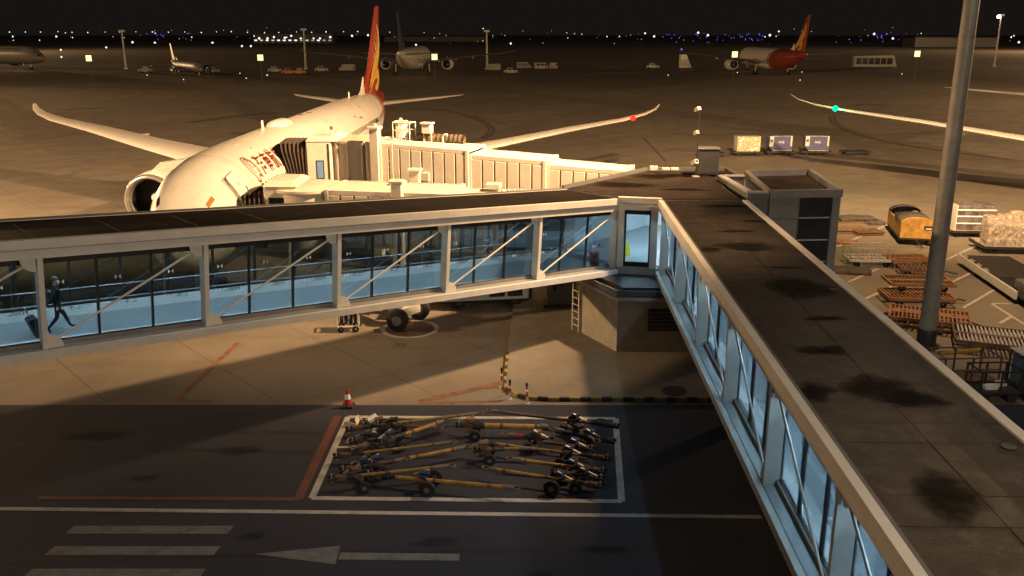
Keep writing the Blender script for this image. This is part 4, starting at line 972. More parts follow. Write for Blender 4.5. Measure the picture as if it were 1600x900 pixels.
        # door outline bands
        for (q0, q1, f0, f1) in ((4.0, 4.09, 3, 53), (5.26, 5.34, 3, 53), (4.09, 5.26, 52, 54)):
            vs = []
            for k in range(9): ph = R(f0 + (f1 - f0) * k / 8); vs += [skin(q0 + (q1 - q0) * m_ / 2, ph, .013) for m_ in range(3)]
            MB().add(vs, [(3 * k + q, 3 * k + q + 1, 3 * k + q + 4, 3 * k + q + 3) for k in range(8) for q in (0, 1)]).build('door_edge_line', mat('door_outline_grey', (.30, .27, .22), .5), t)
        # crown fittings
        MB().loft([[(w * math.cos(R(a_)), a, 7.78 + h * max(0, math.sin(R(a_)))) for a_ in range(0, 181, 20)] for a, w, h in ((19.3, .08, .06), (19.8, .5, .3), (20.5, .7, .42), (22.2, .7, .42), (23.2, .45, .26), (23.8, .08, .06))]).build('satcom_dome', M_AIR, t, True, 60)
        MB().loft([[(x * .04, 17.0 + a, z) for x, a in ((-1, 0), (1, 0), (1, .38 - k * .2), (-1, .38 - k * .2))] for k, z in ((0, 7.8), (1, 8.5))]).build('blade_antenna', M_TUGW, t)
        MB().loft([[(x * .04, 47.2 + a, z) for x, a in ((-1, 0), (1, 0), (1, .5 - k * .3), (-1, .5 - k * .3))] for k, z in ((0, 7.75), (1, 8.4))]).build('blade_antenna', M_TUGW, t)
        for a, x in ((9.8, .4), (10.1, 1.2), (12.2, .2)): MB().box(x - .12, x + .12, a, a + .25, 7.8, 7.88).build('crown_fitting', M_TUGW, t).location = (0, 0, -.04 if x < 1 else -.28)
        for a, x in ((28.5, -.2), (30.2, .0)): MB().lathe([(7.80, .0), (7.90, .0), (7.88, .22), (7.8, .25)], (x, a, 0), 'z', 12).build('crown_light', M_BLK, t)
        for a, ph in ((38, 40), (39.6, 34), (40.2, 33), (43, 52)):
            MB().add([skin(a, R(ph), .012), skin(a + .35, R(ph), .012), skin(a + .35, R(ph + 3), .012), skin(a, R(ph + 3), .012)], [(0, 1, 2, 3)]).build('small_placard', M_BLK, t)
        # lettering along the port side
        def wrap(a_start, phi0, side=1):
            hw_, hh_ = 2.885, 2.95
            return lambda x, y: skin(a_start + x, phi0 + y / hh_, .034, side)
        for i, ch in enumerate('海南航空'):
            me = text_mesh(ch, 1.02, (lambda f_: lambda x, y: f_(x, y * 1.4))(wrap(8.35 + 1.2 * i, R(31))), bold=.012); me.materials.append(M_TXTR); link('fuselage_lettering', me, t)
        # winged emblem ahead of the characters: nested teardrop arcs
        for j in range(3):
            vs = []; r = .80 - .25 * j; nn = 22
            for k in range(nn + 1):
                th = R(-60 + 300 * k / nn); rr = r
                for w in (-.032, .032): vs.append(skin(7.45 + .08 * j + (rr + w) * math.cos(th) * .72, R(43) + ((rr + w) * math.sin(th) + .1 * j) / 2.9, .034))
            MB().add(vs, [(2 * k, 2 * k + 1, 2 * k + 3, 2 * k + 2) for k in range(nn)]).build('emblem_arc', M_TXTR, t)
        vs = []
        for k in range(15):
            th = k / 14; 
            for w in (-.05, .05): vs.append(skin(7.0 + .9 * th + w * .3, R(29) - (.18 * math.sin(th * 6.28) - w) / 2.9, .034))
        MB().add(vs, [(2 * k, 2 * k + 1, 2 * k + 3, 2 * k + 2) for k in range(14)]).build('emblem_tail', M_TXTR, t)
        me = text_mesh('787', .62, wrap(11.9, R(21)), bold=.02); me.materials.append(M_TXTR); link('fuselage_lettering', me, t)
        me = text_mesh('B-2759', .9, lambda x, y: Vector((-(19.5 + x), 37.6 + x * .62 - y * .95 + 1.6, 6.05 + x * .1)) + Vector((0, 0, .28)))
        me.materials.append(M_TXTB); link('registration', me, t)
    elif text:
        body, size, a_start, side, ph = text
        # starboard side reads tail to nose
        me = text_mesh(body, size, lambda x, y: skin(a_start - x if side < 0 else a_start + x, R(ph) + y / 2.95, .03, side)); me.materials.append(M_TXTB); link('fuselage_lettering', me, t)
    if navlights:
        for s, col, nm in navlights:
            b = MB().lathe([(-.24, 0), (-.16, .16), (0, .24), (.16, .16), (.24, 0)], (s * 26.9, 41.0, 6.5), 'y', 12).build('wingtip_light', emitter('nav_light_' + nm, col, 6. if nm == 'red' else 2.6), t)
            lamp('wingtip_glow', 'POINT', (s * 26.9, 40.6, 6.8), 260, col, t, shadow_soft_size=.15)
    return t
AX_X, AX_NOSE = -15.7, 41.6
M_DIM = mat('dimmed_airliner_paint', (.13, .125, .12), .45, var=.08)  # airliner paint darkened to stand in for weak light on the far stands
main = airliner('parked_airliner', 'large white airliner with red and gold tail docked nose first at the jet bridges', (AX_X - .65, AX_NOSE, 0), R(-.6), fusmat=livery_white_red(), wingmat=M_AIRG, navlights=[(1, (1., .012, .006), 'red')])
airliner('parked_airliner', 'white airliner on the next stand, only its wing with a green light in view', (54.0, 36.5, 0), R(-7), 1.1, fin='red', wingmat=M_AIRG, detail=1, navlights=[(-1, (.0, 1., .30), 'green')])
airliner('parked_airliner', 'distant airliner with a dark blue tail seen from behind', (-33.5, 352, 0), R(180), 1.17, fin='navy', wingmat=M_AIR, detail=0)
airliner('parked_airliner', 'distant airliner with a red tail and gold swirl facing away', (88, 352, 0), R(180), 1.12, fin='red', fusmat=livery_white_red(40.), detail=0)
airliner('parked_airliner', 'dim wide white airliner cut off at the far left edge', (-178, 352, 0), R(72), 1.12, fin='grey', fusmat=M_DIM, wingmat=M_DIM, detail=1, text=('UNITED', 2.6, 16.5, -1, 18))
airliner('parked_airliner', 'small dim airliner standing far off between two lit signs on the left', (-101, 300, 0), R(33), .6, fin='grey', fusmat=M_DIM, wingmat=M_DIM, detail=1)

# ------------------------------------------------------------------ tow bars in the marked bay
def wheel_mesh(r, w, name='wheel', n=18):
    return MB().lathe([(-w / 2, r * .3), (-w / 2, r * .72), (-w * .36, r), (w * .36, r), (w / 2, r * .72), (w / 2, r * .3)], axis='y', n=n).mesh(name, M_RUB, True, 50)
WH = {r: wheel_mesh(r, r * .55) for r in (.16, .2, .26, .32, .42)}
HUB = {r: MB().lathe([(-r * .3, 0), (-r * .3, r * .36), (r * .3, r * .36), (r * .3, 0)], axis='y', n=12).mesh('hub', M_CLADD, True, 30) for r in WH}
def wheel(parent, r, loc, rz=0, hub=True):
    w = link('wheel', WH[r], parent, loc, (0, 0, rz))
    if hub: link('hub', HUB[r], w)
    return w
def tow_bar(px0, px1, label, m, r=.06, axle=.3, wr=.2, bracket=M_NAVY, z0=.42, z1=.42, head=1):
    """px0: coupling head end, px1: tail end (photo ground points)"""
    a, b = g(*px0, z0), g(*px1, z1); a.z = b.z = 0; d = b - a; L_ = d.length; rz = math.atan2(d.y, d.x)
    t = thing('tow_bar', label, 'tow bar', a, rz, 'tow bars stored in the white bay')
    def Z(x): return z0 + (z1 - z0) * x / L_
    xa = L_ * axle
    MB().tube((.55, 0, Z(.55)), (L_ - .25, 0, Z(L_ - .25)), r, 12).build('bar', m, t, True)
    # coupling head with jaws, pins and springs
    hd = MB().cbox(.22, .6, -.09, .09, Z(.4) - .08, Z(.4) + .08, .03).build('coupling_head', M_RUST, t)
    for y in (-.09, .09): MB().beam((.0, y * 1.5, Z(0)), (.3, y, Z(.2)), .05, .09).build('jaw', M_BLK, hd)
    MB().tube((.12, 0, Z(0) - .14), (.12, 0, Z(0) + .16), .025, 8).build('pin', M_ALU, hd)
    MB().path([(.45, .05, Z(.4) + .08), (.55, .08, Z(.4) + .25), (.75, .05, Z(.4) + .22), (.95, 0, Z(.9) + .06)], .016, 6).build('release_cable', M_BLK, hd)
    MB().lathe([(.62, r * 1.5), (.8, r * 1.5), (.82, r * 1.2), (1.05, r * 1.2)], (0, 0, Z(.8)), 'x', 12).build('shock_absorber', M_BLK, t, True)
    # towing eye
    ev = MB(); n = 14
    for k in range(n):
        a0, a1 = 2 * math.pi * k / n, 2 * math.pi * (k + 1) / n
        ev.tube((L_ - .1 + .12 * math.cos(a0), .12 * math.sin(a0), Z(L_)), (L_ - .1 + .12 * math.cos(a1), .12 * math.sin(a1), Z(L_)), .03, 6)
    ev.build('towing_eye', M_RUST, t)
    MB().lathe([(L_ - .5, r * 1.35), (L_ - .22, r * 1.1)], (0, 0, Z(L_ - .3)), 'x', 10).build('end_sleeve', M_CLADD, t)
    # axle
    MB().beam((xa - .05, 0, Z(xa) + .14), (xa + .28, 0, wr + .02), .16, .07).build('axle_bracket', bracket, t)
    MB().beam((xa + .1, -.12, Z(xa) + .24), (xa + .1, .12, Z(xa) + .24), .3, .1).build('saddle', bracket, t)
    MB().beam((xa + .3, -.38, wr + .02), (xa + .3, .38, wr + .02), .06, .06).build('axle', bracket, t)
    for y in (-.42, .42): wheel(t, wr, (xa + .3, y, wr))
    MB().tube((xa - .3, .1, Z(xa) + .1), (xa + .2, .1, Z(xa) + .32), .03, 8).build('hand_pump', M_ALU, t)
    # dark wear bands on the bar
    for f in (.45, .8): MB().lathe([(L_ * f, r * 1.04), (L_ * f + .12, r * 1.04)], (0, 0, Z(L_ * f)), 'x', 12).build('band', M_RUST, t, True)
    return t
TB = [((540, 671), (754, 645), 'weathered yellow tow bar lying across the upper left corner of the bay', M_OLIVE, .07, .22, .2, M_RUST),
      ((592, 692), (700, 656), 'short thick yellow tow bar with a navy axle below the upper left one', M_YEL, .09, .12, .2, M_NAVY),
      ((712, 664), (866, 668), 'thickest orange yellow tow bar at the top middle of the bay', M_YEL, .12, .12, .2, M_ORAN),
      ((520, 713), (713, 690), 'weathered tow bar with its head on the left line, third from the top left', M_OLIVE, .055, .22, .2, M_RUST),
      ((575, 728), (735, 697), 'bright yellow tow bar slanting up through the middle of the bay', M_YEL, .07, .06, .2, M_NAVY),
      ((512, 748), (710, 727), 'weathered tow bar with a crowded dark head at the lower left of the bay', M_OLIVE, .06, .2, .2, M_RUST),
      ((570, 741), (811, 763), 'lowest yellow tow bar, with big black wheels close to the bottom line', M_YEL, .075, .38, .26, M_NAVY),
      ((968, 666), (760, 641), 'brown tow bar lying over the top line at the right of the bay', M_RUST, .07, .3, .2, M_BLK),
      ((955, 717), (757, 691), 'yellow tow bar slanting down to the right, upper of the right hand group', M_YEL, .055, .3, .2, M_NAVY),
      ((948, 737), (792, 716), 'short yellow tow bar with a bare steel end in the right hand group', M_YEL, .075, .3, .2, M_NAVY),
      ((944, 760), (754, 730), 'long yellow tow bar with big wheels, lowest of the right hand group', M_YEL, .06, .32, .26, M_NAVY),
      ((864, 687), (784, 678), 'short red tow bar among the right hand group', M_RED, .07, .25, .2, M_RUST),
      ((962, 690), (860, 671), 'navy tow bar with a thick body at the upper right of the bay', M_NAVY, .11, .35, .2, M_NAVY),
      ((740, 703), (838, 700), 'short pale yellow tow bar beside the wheels in the centre of the bay', M_OLIVE, .065, .12, .2, M_RUST),
      ((585, 664), (690, 668), 'rusty brown tow bar half hidden behind the short thick yellow one', M_RUST, .06, .25, .2, M_BLK),
      ((880, 664), (935, 690), 'dark rusty tow bar lying crosswise near the right line of the bay', M_RUST, .06, .4, .2, M_BLK),
      ((930, 702), (840, 689), 'dark tow bar just below the red one', M_RUST, .06, .3, .2, M_NAVY),
      ((945, 748), (868, 737), 'short dark tow bar between the two lowest bars of the right hand group', M_RUST, .06, .35, .2, M_BLK),
      ((545, 690), (640, 680), 'dark rusty tow bar across the small lettered box', M_RUST, .05, .25, .2, M_BLK),
      ((530, 735), (640, 716), 'dark rusty tow bar close to the left line, under the third one', M_RUST, .055, .3, .2, M_NAVY)]
for i, (p0, p1, lb, m, r, ax, wr, br) in enumerate(TB): tow_bar(p0, p1, lb, m, r * .85, ax, wr, br, z0=.32 + .05 * (i % 3), z1=.4 + .06 * (i % 2))
# wheel chocks near the left corner
for i, (x, y, rz) in enumerate(((562, 660, 20), (580, 657, -30), (548, 668, 60))):
    p = G(x, y); mb = MB(); mb.prism_axis([(-.14, .012), (.14, .012), (.03, .2), (-.03, .2)], -.25, .25, 'y')
    t = thing('wheel_chock', ('pale chock beside the upper left tow bar head', 'pale chock just under the top line of the bay', 'pale chock at the top left corner of the bay')[i], 'wheel chock', p, R(rz), 'wheel chocks in the bay corner')
    mb.build('wedge', M_ALU, t); MB().path([(0, -.26, .1), (.1, -.4, .03), (.3, -.5, .02)], .015, 6).build('rope', M_RUB, t)

# ------------------------------------------------------------------ dollies, carts, containers on the right
def dolly(label, p, rz, L_, Wd, m, h=.45, slats=14, deck='roller', group=None, bar=True, fence=0, fm=None, wr=.2, name='cargo_dolly', tilt=0):
    t = thing(name, label, 'dolly', p, 0, group, rot=(tilt, 0, rz))
    for s in (-1, 1):
        MB().box(-L_ / 2, L_ / 2, s * Wd / 2 - .05, s * Wd / 2 + .05, h - .12, h + .04).build('side_rail', m, t)
        MB().box(s * L_ / 2 - .05, s * L_ / 2 + .05, -Wd / 2 + .051, Wd / 2 - .051, h - .12, h + .035).build('end_rail', m, t)
    MB().box(-L_ / 2 + .06, L_ / 2 - .06, -.12, .12, h - .1, h + .02).build('centre_plate', m, t)
    sm = MB().box(-.035, .035, .125, Wd / 2 - .055, -.04, .02).mesh('roller_slat', fm or m)
    for k in range(slats):
        x = -L_ / 2 + .12 + (L_ - .24) * (k + .5) / slats
        link('roller_slat', sm, t, (x, 0, h)); link('roller_slat', sm, t, (x, 0, h), (0, 0, math.pi))
    for x in (-L_ * .33, L_ * .33):
        for s in (-1, 1): wheel(t, wr, (x, s * (Wd / 2 - .18), wr), 0, False)
    if bar:
        MB().beam((L_ / 2, 0, h - .15), (L_ / 2 + .9, 0, .18), .07, .06).build('draw_bar', M_BLK, t)
    if fence:
        for s in (-1, 1):
            MB().tube((-L_ / 2, s * Wd / 2, h + fence), (L_ / 2, s * Wd / 2, h + fence), .025, 6).build('fence_rail', fm or m, t)
            for k in range(9):
                x = -L_ / 2 + L_ * k / 8; MB().tube((x, s * Wd / 2, h + .04), (x, s * Wd / 2, h + fence), .016, 6).build('fence_bar', fm or m, t)
        for k in range(6):
            y = -Wd / 2 + Wd * k / 5; MB().tube((-L_ / 2, y, h + .04), (-L_ / 2, y, h + fence), .016, 6).build('fence_bar', fm or m, t)
    return t
GD = 'cargo dollies parked right of the walkway'
def ang(p, q): a, b = g(*p), g(*q); return math.atan2((b - a).y, (b - a).x)
dolly('steel cage dolly with thin open fence rails beside the lift tower', g(1356, 414), R(-3), 2.7, 1.5, M_STEEL2, .5, 10, fence=.75, fm=M_ALU, group=GD)
dolly('small orange slatted dolly right of the steel cage dolly', g(1417, 416), R(2), 2.4, 1.5, M_ORAN, .55, 10, fm=M_ORAN, group=GD)
dolly('brown low dolly half hidden behind the light mast', g(1437, 430), R(-12), 2.4, 1.4, M_RUST, .5, 9, fm=M_WOOD, group=GD)
dolly('lower orange dolly of the pair stacked behind the mast', g(1430, 473), R(-4), 3.4, 2.0, M_ORAN, .5, 16, fm=M_ORAN, group=GD)
d2 = dolly('upper orange dolly stacked on another behind the mast', g(1431, 467) + Vector((0, 0, .62)), R(-5), 3.3, 1.9, M_ORAN, .45, 16, fm=M_RUST, group=GD, bar=False)
dolly('wide orange roller dolly in front of the mast, its frame skewed', g(1450, 508), R(-24), 3.6, 2.2, M_ORAN, .55, 18, fm=M_ORAN, group=GD)
dolly('thin brown frame dolly leaning under the skewed orange one', g(1432, 512), R(-30), 3.3, 1.6, M_RUST, .3, 12, fm=M_RUST, group=GD, bar=False)
dolly('big dark roller dolly with grey slats at the right edge below the loader', g(1556, 545), R(-22), 3.6, 2.6, M_RUST, .6, 20, fm=M_STEEL2, group=GD)
# flat stacks by the lift tower
def stack(label, p, rz, n, L_, Wd, m, top=None, h0=.0):
    t = thing('pallet_stack', label, 'pallet stack', p, rz, 'flat stacks beside the lift tower'); random.seed(n * 7)
    z = h0
    for k in range(n):
        dx, dy, r_ = random.uniform(-.15, .15), random.uniform(-.12, .12), random.uniform(-.15, .15)
        pl = link('pallet', MB().cbox(-L_ / 2, L_ / 2, -Wd / 2, Wd / 2, .06, .12, .02).mesh('pallet', m), t, (dx, dy, z), (random.uniform(-.02, .02), random.uniform(-.02, .02), r_))
        for y in (-Wd * .4, 0, Wd * .4): MB().box(-L_ / 2, L_ / 2, y - .06, y + .06, .0, .059).build('runner', m, pl)
        for k2 in range(7):
            x = -L_ / 2 + L_ * (k2 + .5) / 7; MB().box(x - L_ / 17, x + L_ / 17, -Wd / 2, Wd / 2, .1205, .14).build('board', m, pl)
        z += .15
    if top:
        nx, ny = 14, 9; vs = []; random.seed(n)
        for j in range(ny + 1):
            for i in range(nx + 1):
                u, v = i / nx * 2 - 1, j / ny * 2 - 1; e = max(abs(u), abs(v)) ** 6
                vs.append((u * L_ * .52 + random.uniform(-.04, .04), v * Wd * .52 + random.uniform(-.04, .04), z + .13 * (1 - e) * (.75 + .25 * math.sin(5 * u + 3 * v)) + random.uniform(0, .05)))
        MB().add(vs, [(j * (nx + 1) + i, j * (nx + 1) + i + 1, (j + 1) * (nx + 1) + i + 1, (j + 1) * (nx + 1) + i) for j in range(ny) for i in range(nx)]).build('tarpaulin', top, t, True, 60)
    return t
stack('stack of flats under a grey tarpaulin right of the lift tower', g(1338, 346), R(-4), 2, 2.6, 1.6, M_WOOD, M_TARP)
stack('smaller dark tarpaulin covered pile at the end of the flats', g(1365, 349), R(12), 1, 1.3, 1.3, M_RUST, M_TARP)
stack('brown timber flats piled in front of the tarpaulins', g(1325, 362), R(-8), 2, 2.8, 1.7, M_WOOD)
stack('low brown pile right of the timber flats', g(1357, 366), R(6), 2, 2.0, 1.3, M_RUST)
stack('single tilted timber flat close to the lift tower corner', g(1318, 378), R(25), 1, 1.6, 1.0, M_ORAN)
stack('dark flat lying at the foot of the lift tower', g(1330, 425), R(-15), 1, 2.2, 1.3, M_RUST, M_TARP)
# yellow covered baggage carts
def baggage_cart(label, p, rz, dark_end=True, load=False):
    t = thing('baggage_cart', label, 'baggage cart', p, rz, None); L_, Wd, h = 5.0, 2.1, .55
    MB().cbox(-Wd / 2, Wd / 2, -L_ / 2, L_ / 2, h - .12, h, .03).build('chassis', M_BLK, t)
    for s in (-1, 1):
        MB().box(s * (Wd / 2 - .03) - .03, s * (Wd / 2 - .03) + .03, -L_ / 2 + .05, L_ / 2 - .05, h + .001, h + .95).build('side_panel', M_YEL, t)
        for y in (-L_ * .33, L_ * .33): wheel(t, .26, (s * (Wd / 2 - .2), y, .26), math.pi / 2, False)
    arch = [(-Wd / 2, 0), (Wd / 2, 0), (Wd / 2, .98)] + [(Wd / 2 * math.cos(a), .98 + .42 * math.sin(a)) for a in [math.pi * k / 12 for k in range(1, 12)]] + [(-Wd / 2, .98)]
    MB().prism_axis([(x, h + z) for x, z in arch], -L_ / 2 - .02, -L_ / 2 + .04, 'y').build('end_panel', M_YEL, t)
    MB().prism_axis([(x, h + z) for x, z in arch], L_ / 2 - .04, L_ / 2 + .02, 'y').build('end_panel', M_BLK if dark_end else M_YEL, t)
    def cover(y0, y1, m, name):
        vs = []; n = 12
        for y in (y0, y1):
            for k in range(n + 1):
                a = math.pi * k / n; vs.append((Wd / 2 * 1.02 * math.cos(a), y, h + .98 + .44 * math.sin(a)))
        for y in (y1, y0):
            pass
        mb = MB().add(vs, [(k, k + 1, n + 2 + k, n + 1 + k) for k in range(n)])
        o = mb.build(name, m, t, True); sd = o.modifiers.new('thick', 'SOLIDIFY'); sd.thickness = .05; return o
    cover(-L_ / 2 + .05, -L_ / 2 + .35, M_YEL, 'front_hoop'); cover(-L_ / 2 + .36, -.1, M_TARP, 'canvas_cover')
    cover(L_ / 2 - .5, L_ / 2, M_BLK if dark_end else M_YEL, 'rear_hoop')
    if load:
        random.seed(4)
        for k in range(7):
            b = MB().cbox(-.3, .3, -.2, .2, 0, .45, .12).build('wrapped_bale', (M_TXTW, M_WOOD, M_ALU)[k % 3], t); b.location = (random.uniform(-.6, .6), random.uniform(.1, 1.7), h + .5 + .1 * (k % 3)); b.rotation_euler = (.2, .1, random.uniform(0, 3))
    MB().box(.42, .98, -L_ / 2 - .05, -L_ / 2 - .022, h + .62, h + .86).build('number_plate', M_BLK, t)
    MB().box(.5, .9, -L_ / 2 - .058, -L_ / 2 - .051, h + .66, h + .72).build('plate_strip', M_TXTW, t)
    MB().beam((0, -L_ / 2, h - .15), (.3, -L_ / 2 - .9, .12), .07, .06).build('draw_bar', M_BLK, t)
p = g(1430, 384); p.y += 2.3; p.x += .5
baggage_cart('long yellow baggage cart with arched ends left of the light mast', p, R(-13), load=True)
# containers on dollies far out
def uld(label, px, py, kind, rz):
    p = g(px, py)
    d = dolly('low dark dolly under the ' + label.split(',')[0] + ' of the far train', p, rz, 3.4, 2.0, M_BLK, .5, 8, group='dollies in the container train')
    t = thing('air_cargo_container', label, 'container', p + Vector((0, 0, .56)), rz, 'containers on the dolly train')
    w, dp, hh = 1.35, .8, 1.75
    prof = [(-w, 0), (w, 0), (w, hh), (-w + .0, hh)] if kind == 'foil' else [(-w + .45, 0), (w, 0), (w, hh), (-w, hh), (-w, .5)]
    MB().prism_axis(prof, -dp, dp, 'y').build('shell', {'foil': M_ALU, 'blue': M_BLUE}[kind], t)
    for x0, x1 in (((-w, -w + .5), (w - .22, w)) if kind == 'blue' else ()):
        MB().box(x0 + .02, x1 - .02, -dp - .02, -dp - .004, .55, hh - .03).build('side_panel', M_TUGW, t)
    for z in (0.02, hh - .05): MB().box(-w + .45, w, -dp - .03, -dp - .021, z, z + .06).build('edge_rail', M_ALU, t)
    if kind == 'blue':
        me = text_mesh('AKE', .4); me.materials.append(M_TXTW); link('container_lettering', me, t, (-.3, -dp - .012, .9), (math.pi / 2, 0, 0))
        MB().lathe([(-.001, 0), (0, .16)], (-w + .25, -dp - .03, 1.2), 'y', 14).build('emblem', M_BLUE, t)
    else:
        random.seed(3); nx, ny = 16, 9
        vs = [(-w * .98 + 1.96 * w * i / nx, -dp - .06 - .10 * random.random(), .05 + (hh - .1) * j / ny) for j in range(ny + 1) for i in range(nx + 1)]
        MB().add(vs, [(j * (nx + 1) + i, j * (nx + 1) + i + 1, (j + 1) * (nx + 1) + i + 1, (j + 1) * (nx + 1) + i) for j in range(ny) for i in range(nx)]).build('crumpled_wrap', mat('gold_lit_wrap', (.50, .43, .30), .3, var=.3, scale=3, spec=.8), t)
uld('pale crumpled container, leftmost of three on the far dolly train', 1166, 243, 'foil', R(0))
uld('blue container with a white edge, middle of three on the far dolly train', 1215, 242, 'blue', R(3))
uld('blue and white container, rightmost of three on the far dolly train', 1273, 242, 'blue', R(-8))
for i, (x, y) in enumerate(((1110, 245), (1335, 242))):
    dolly(('empty low dolly at the left end of the container train', 'empty low dolly at the right end of the container train')[i], g(x, y), R(4 * i), 3.0, 1.9, M_BLK, .45, 8, group='dollies in the container train')
# wrapped cargo
def lumpy(name, L_, Wd, H_, m, parent, amp=.12, seed=1, res=.16):
    random.seed(seed); b = bmesh.new(); bmesh.ops.create_cube(b, size=1); bmesh.ops.subdivide_edges(b, edges=b.edges[:], cuts=22, use_grid_fill=True)
    from mathutils import noise as mn
    for v in b.verts:
        c = v.co.copy(); v.co = Vector((c.x * L_, c.y * Wd, (c.z + .5) * H_)); n = Vector(c).normalized()
        k = mn.noise(v.co * 1.6 + Vector((seed, 0, 0))) * amp * 1.6 + mn.noise(v.co * 4 + Vector((0, seed, 0))) * amp + mn.noise(v.co * 9 + Vector((0, 0, seed))) * amp * .55
        if v.co.z > .03: v.co += n * k
    bmesh.ops.triangulate(b, faces=b.faces); me = bpy.data.meshes.new(name); b.to_mesh(me); b.free(); me.materials.append(m); me.polygons.foreach_set('use_smooth', [True] * len(me.polygons)); return link(name, me, parent)
M_WRAP = mat('cloudy_plastic_wrap', (.36, .32, .27), .14, var=.55, scale=3.5, bump=.9, spec=1.)
a = g(1512, 366)
dolly('pallet dolly carrying the dark foil wrapped cargo block', a, R(-3), 3.2, 2.3, M_BLK, .45, 10, group='dollies under the wrapped cargo')
t = thing('wrapped_cargo', 'dark cargo block shrink wrapped in shiny film on a pallet dolly', 'cargo', a + Vector((0, 0, .5)), R(-3))
lumpy('wrapped_block', 2.6, 1.9, 1.75, mat('dark_film_wrap', (.12, .11, .12), .12, var=.6, scale=2, bump=.5, spec=1.), t, .05, 5)
for z in (.45, .95, 1.4): MB().box(-1.33, 1.33, -1.0, -.97, z, z + .09).build('film_band', M_TXTW, t)
MB().cbox(-1.5, 1.5, -1.1, 1.1, -.03, .0, .01).build('pallet_sheet', M_ALU, t)
MB().box(-1.42, -1.36, -1.02, .9, .0, 1.8).build('pale_end_sheet', M_TUGW, t)
a = g(1585, 392)
dolly('long dolly carrying the lumpy plastic wrapped cargo at the right edge', a, R(-6), 5., 2.4, M_BLK, .5, 12, group='dollies under the wrapped cargo')
t = thing('wrapped_cargo', 'big lumpy cargo pile under crumpled clear plastic at the right edge', 'cargo', a + Vector((0, 0, .56)), R(-6))
random.seed(12)
for k in range(9):
    x_ = -1.75 + (k % 5) * .88; y_ = -.55 if k < 5 else .55; hh_ = random.uniform(1.2, 1.95)
    o_ = lumpy('wrapped_carton', random.uniform(.85, 1.05), random.uniform(1.0, 1.2), hh_, M_WRAP, t, .055, 30 + k); o_.location = (x_ + (.4 if k > 4 else 0), y_, 0); o_.rotation_euler = (0, 0, random.uniform(-.12, .12))
pass; MB().cbox(-2.4, 2.4, -1.25, 1.25, -.03, .0, .01).build('pallet_sheet', M_ALU, t)
# container loader
A0, A1 = g(1497, 414), g(1584, 474); rz = math.atan2((A1 - A0).y, (A1 - A0).x); LL = (A1 - A0).length
t = thing('container_loader', 'flat deck container loader with yellow guard rails at the right edge', 'loader', A0, rz)
MB().cbox(0, LL + 3.5, 0.04, 3.0, .45, .62, .03).build('deck_frame', M_BLK, t)
MB().box(-.05, LL + .2, -.1, .03, .28, .72).build('side_beam', M_TUGW, t)
rs = MB().tube((0, .15, 0), (0, 2.9, 0), .05, 8).mesh('deck_roller', mat('worn_deck_steel', (.07, .063, .055), .5, .4, var=.3), True)
for k in range(22): link('deck_roller', rs, t, (.2 + k * .24, 0, .64))
for k in range(4): MB().cbox(.4 + k * 1.1, .9 + k * 1.1, .05, .2, .66, .78, .02).build('side_guide', M_ALU, t)
MB().cbox(LL - 1.0, LL + 3.5, .3, 2.8, .63, 1.15, .05).build('upper_platform', M_CLADD, t)
for x in (LL - .9, LL - .3, LL + .3, LL + .9): MB().tube((x, 2.6, 1.15), (x, 2.6, 2.1), .04, 8).build('guard_post', M_YEL, t)
for z in (1.6, 2.08): MB().tube((LL - .9, 2.6, z), (LL + .9, 2.6, z), .04, 8).build('guard_rail', M_YEL, t)
for x in (LL + .2, LL + 1.1):
    for y in (.45, 1.3): MB().beam((x, y, 1.15), (x, y, 2.3), .07, .07).build('cab_post', M_TUGW, t)
for z in (1.6, 2.28):
    for y in (.45, 1.3): MB().beam((LL + .2, y, z), (LL + 1.1, y, z), .06, .06).build('cab_bar', M_TUGW, t)
MB().cbox(LL + .35, LL + .95, .6, 1.15, 1.151, 1.6, .05).build('operator_console', M_BLK, t)
for x in (LL - .2, LL + 2.4):
    for y in (.15, 2.85): wheel(t, .42, (x, y, .42))
for k, x in enumerate((.8, 2.4)): wheel(t, .26, (x, .25, .26)); wheel(t, .26, (x, 2.75, .26))
# carts at the lower right edge
def open_cart(label, p, rz, L_, Wd, h, m, box=False):
    t = thing('utility_cart', label, 'utility cart', p, rz, 'open carts along the walkway parapet')
    MB().cbox(-L_ / 2, L_ / 2, -Wd / 2, Wd / 2, .38, .5, .03).build('deck', m, t)
    for x in (-L_ / 2 + .05, 0, L_ / 2 - .05):
        for y in (-Wd / 2 + .05, Wd / 2 - .05): MB().beam((x, y, .5), (x, y, h), .06, .06).build('stanchion', m, t)
    for y in (-Wd / 2 + .05, Wd / 2 - .05):
        for z in (h, (h + .5) / 2): MB().beam((-L_ / 2, y, z), (L_ / 2, y, z), .05, .05).build('rail', m, t)
    for x in (-L_ / 2 + .05, L_ / 2 - .05): MB().beam((x, -Wd / 2, h + .001), (x, Wd / 2, h + .001), .05, .04).build('end_rail', m, t)
    for x in (-L_ * .33, L_ * .33):
        for y in (-Wd / 2 + .15, Wd / 2 - .15): wheel(t, .2, (x, y, .2), 0, False)
    if box:
        MB().cbox(-L_ / 2 + .1, L_ / 2 - .1, -Wd / 2 + .1, Wd / 2 - .1, .501, h - .1, .03).build('blue_grey_box', mat('blue_grey_panel', (.13, .16, .19), .5, var=.15), t)
        MB().cbox(-L_ / 2, L_ / 2, -Wd / 2, Wd / 2, h + .03, h + .1, .02).build('white_lid', M_TUGW, t)
    return t
open_cart('dark open cart with tall stanchions beside the walkway parapet', g(1500, 605), R(4), 2.4, 1.4, 1.5, M_RUST)
c = open_cart('dark open cart holding crumpled white sheets at the lower right', g(1548, 622), R(2), 1.7, 1.2, 1.3, M_BLK)
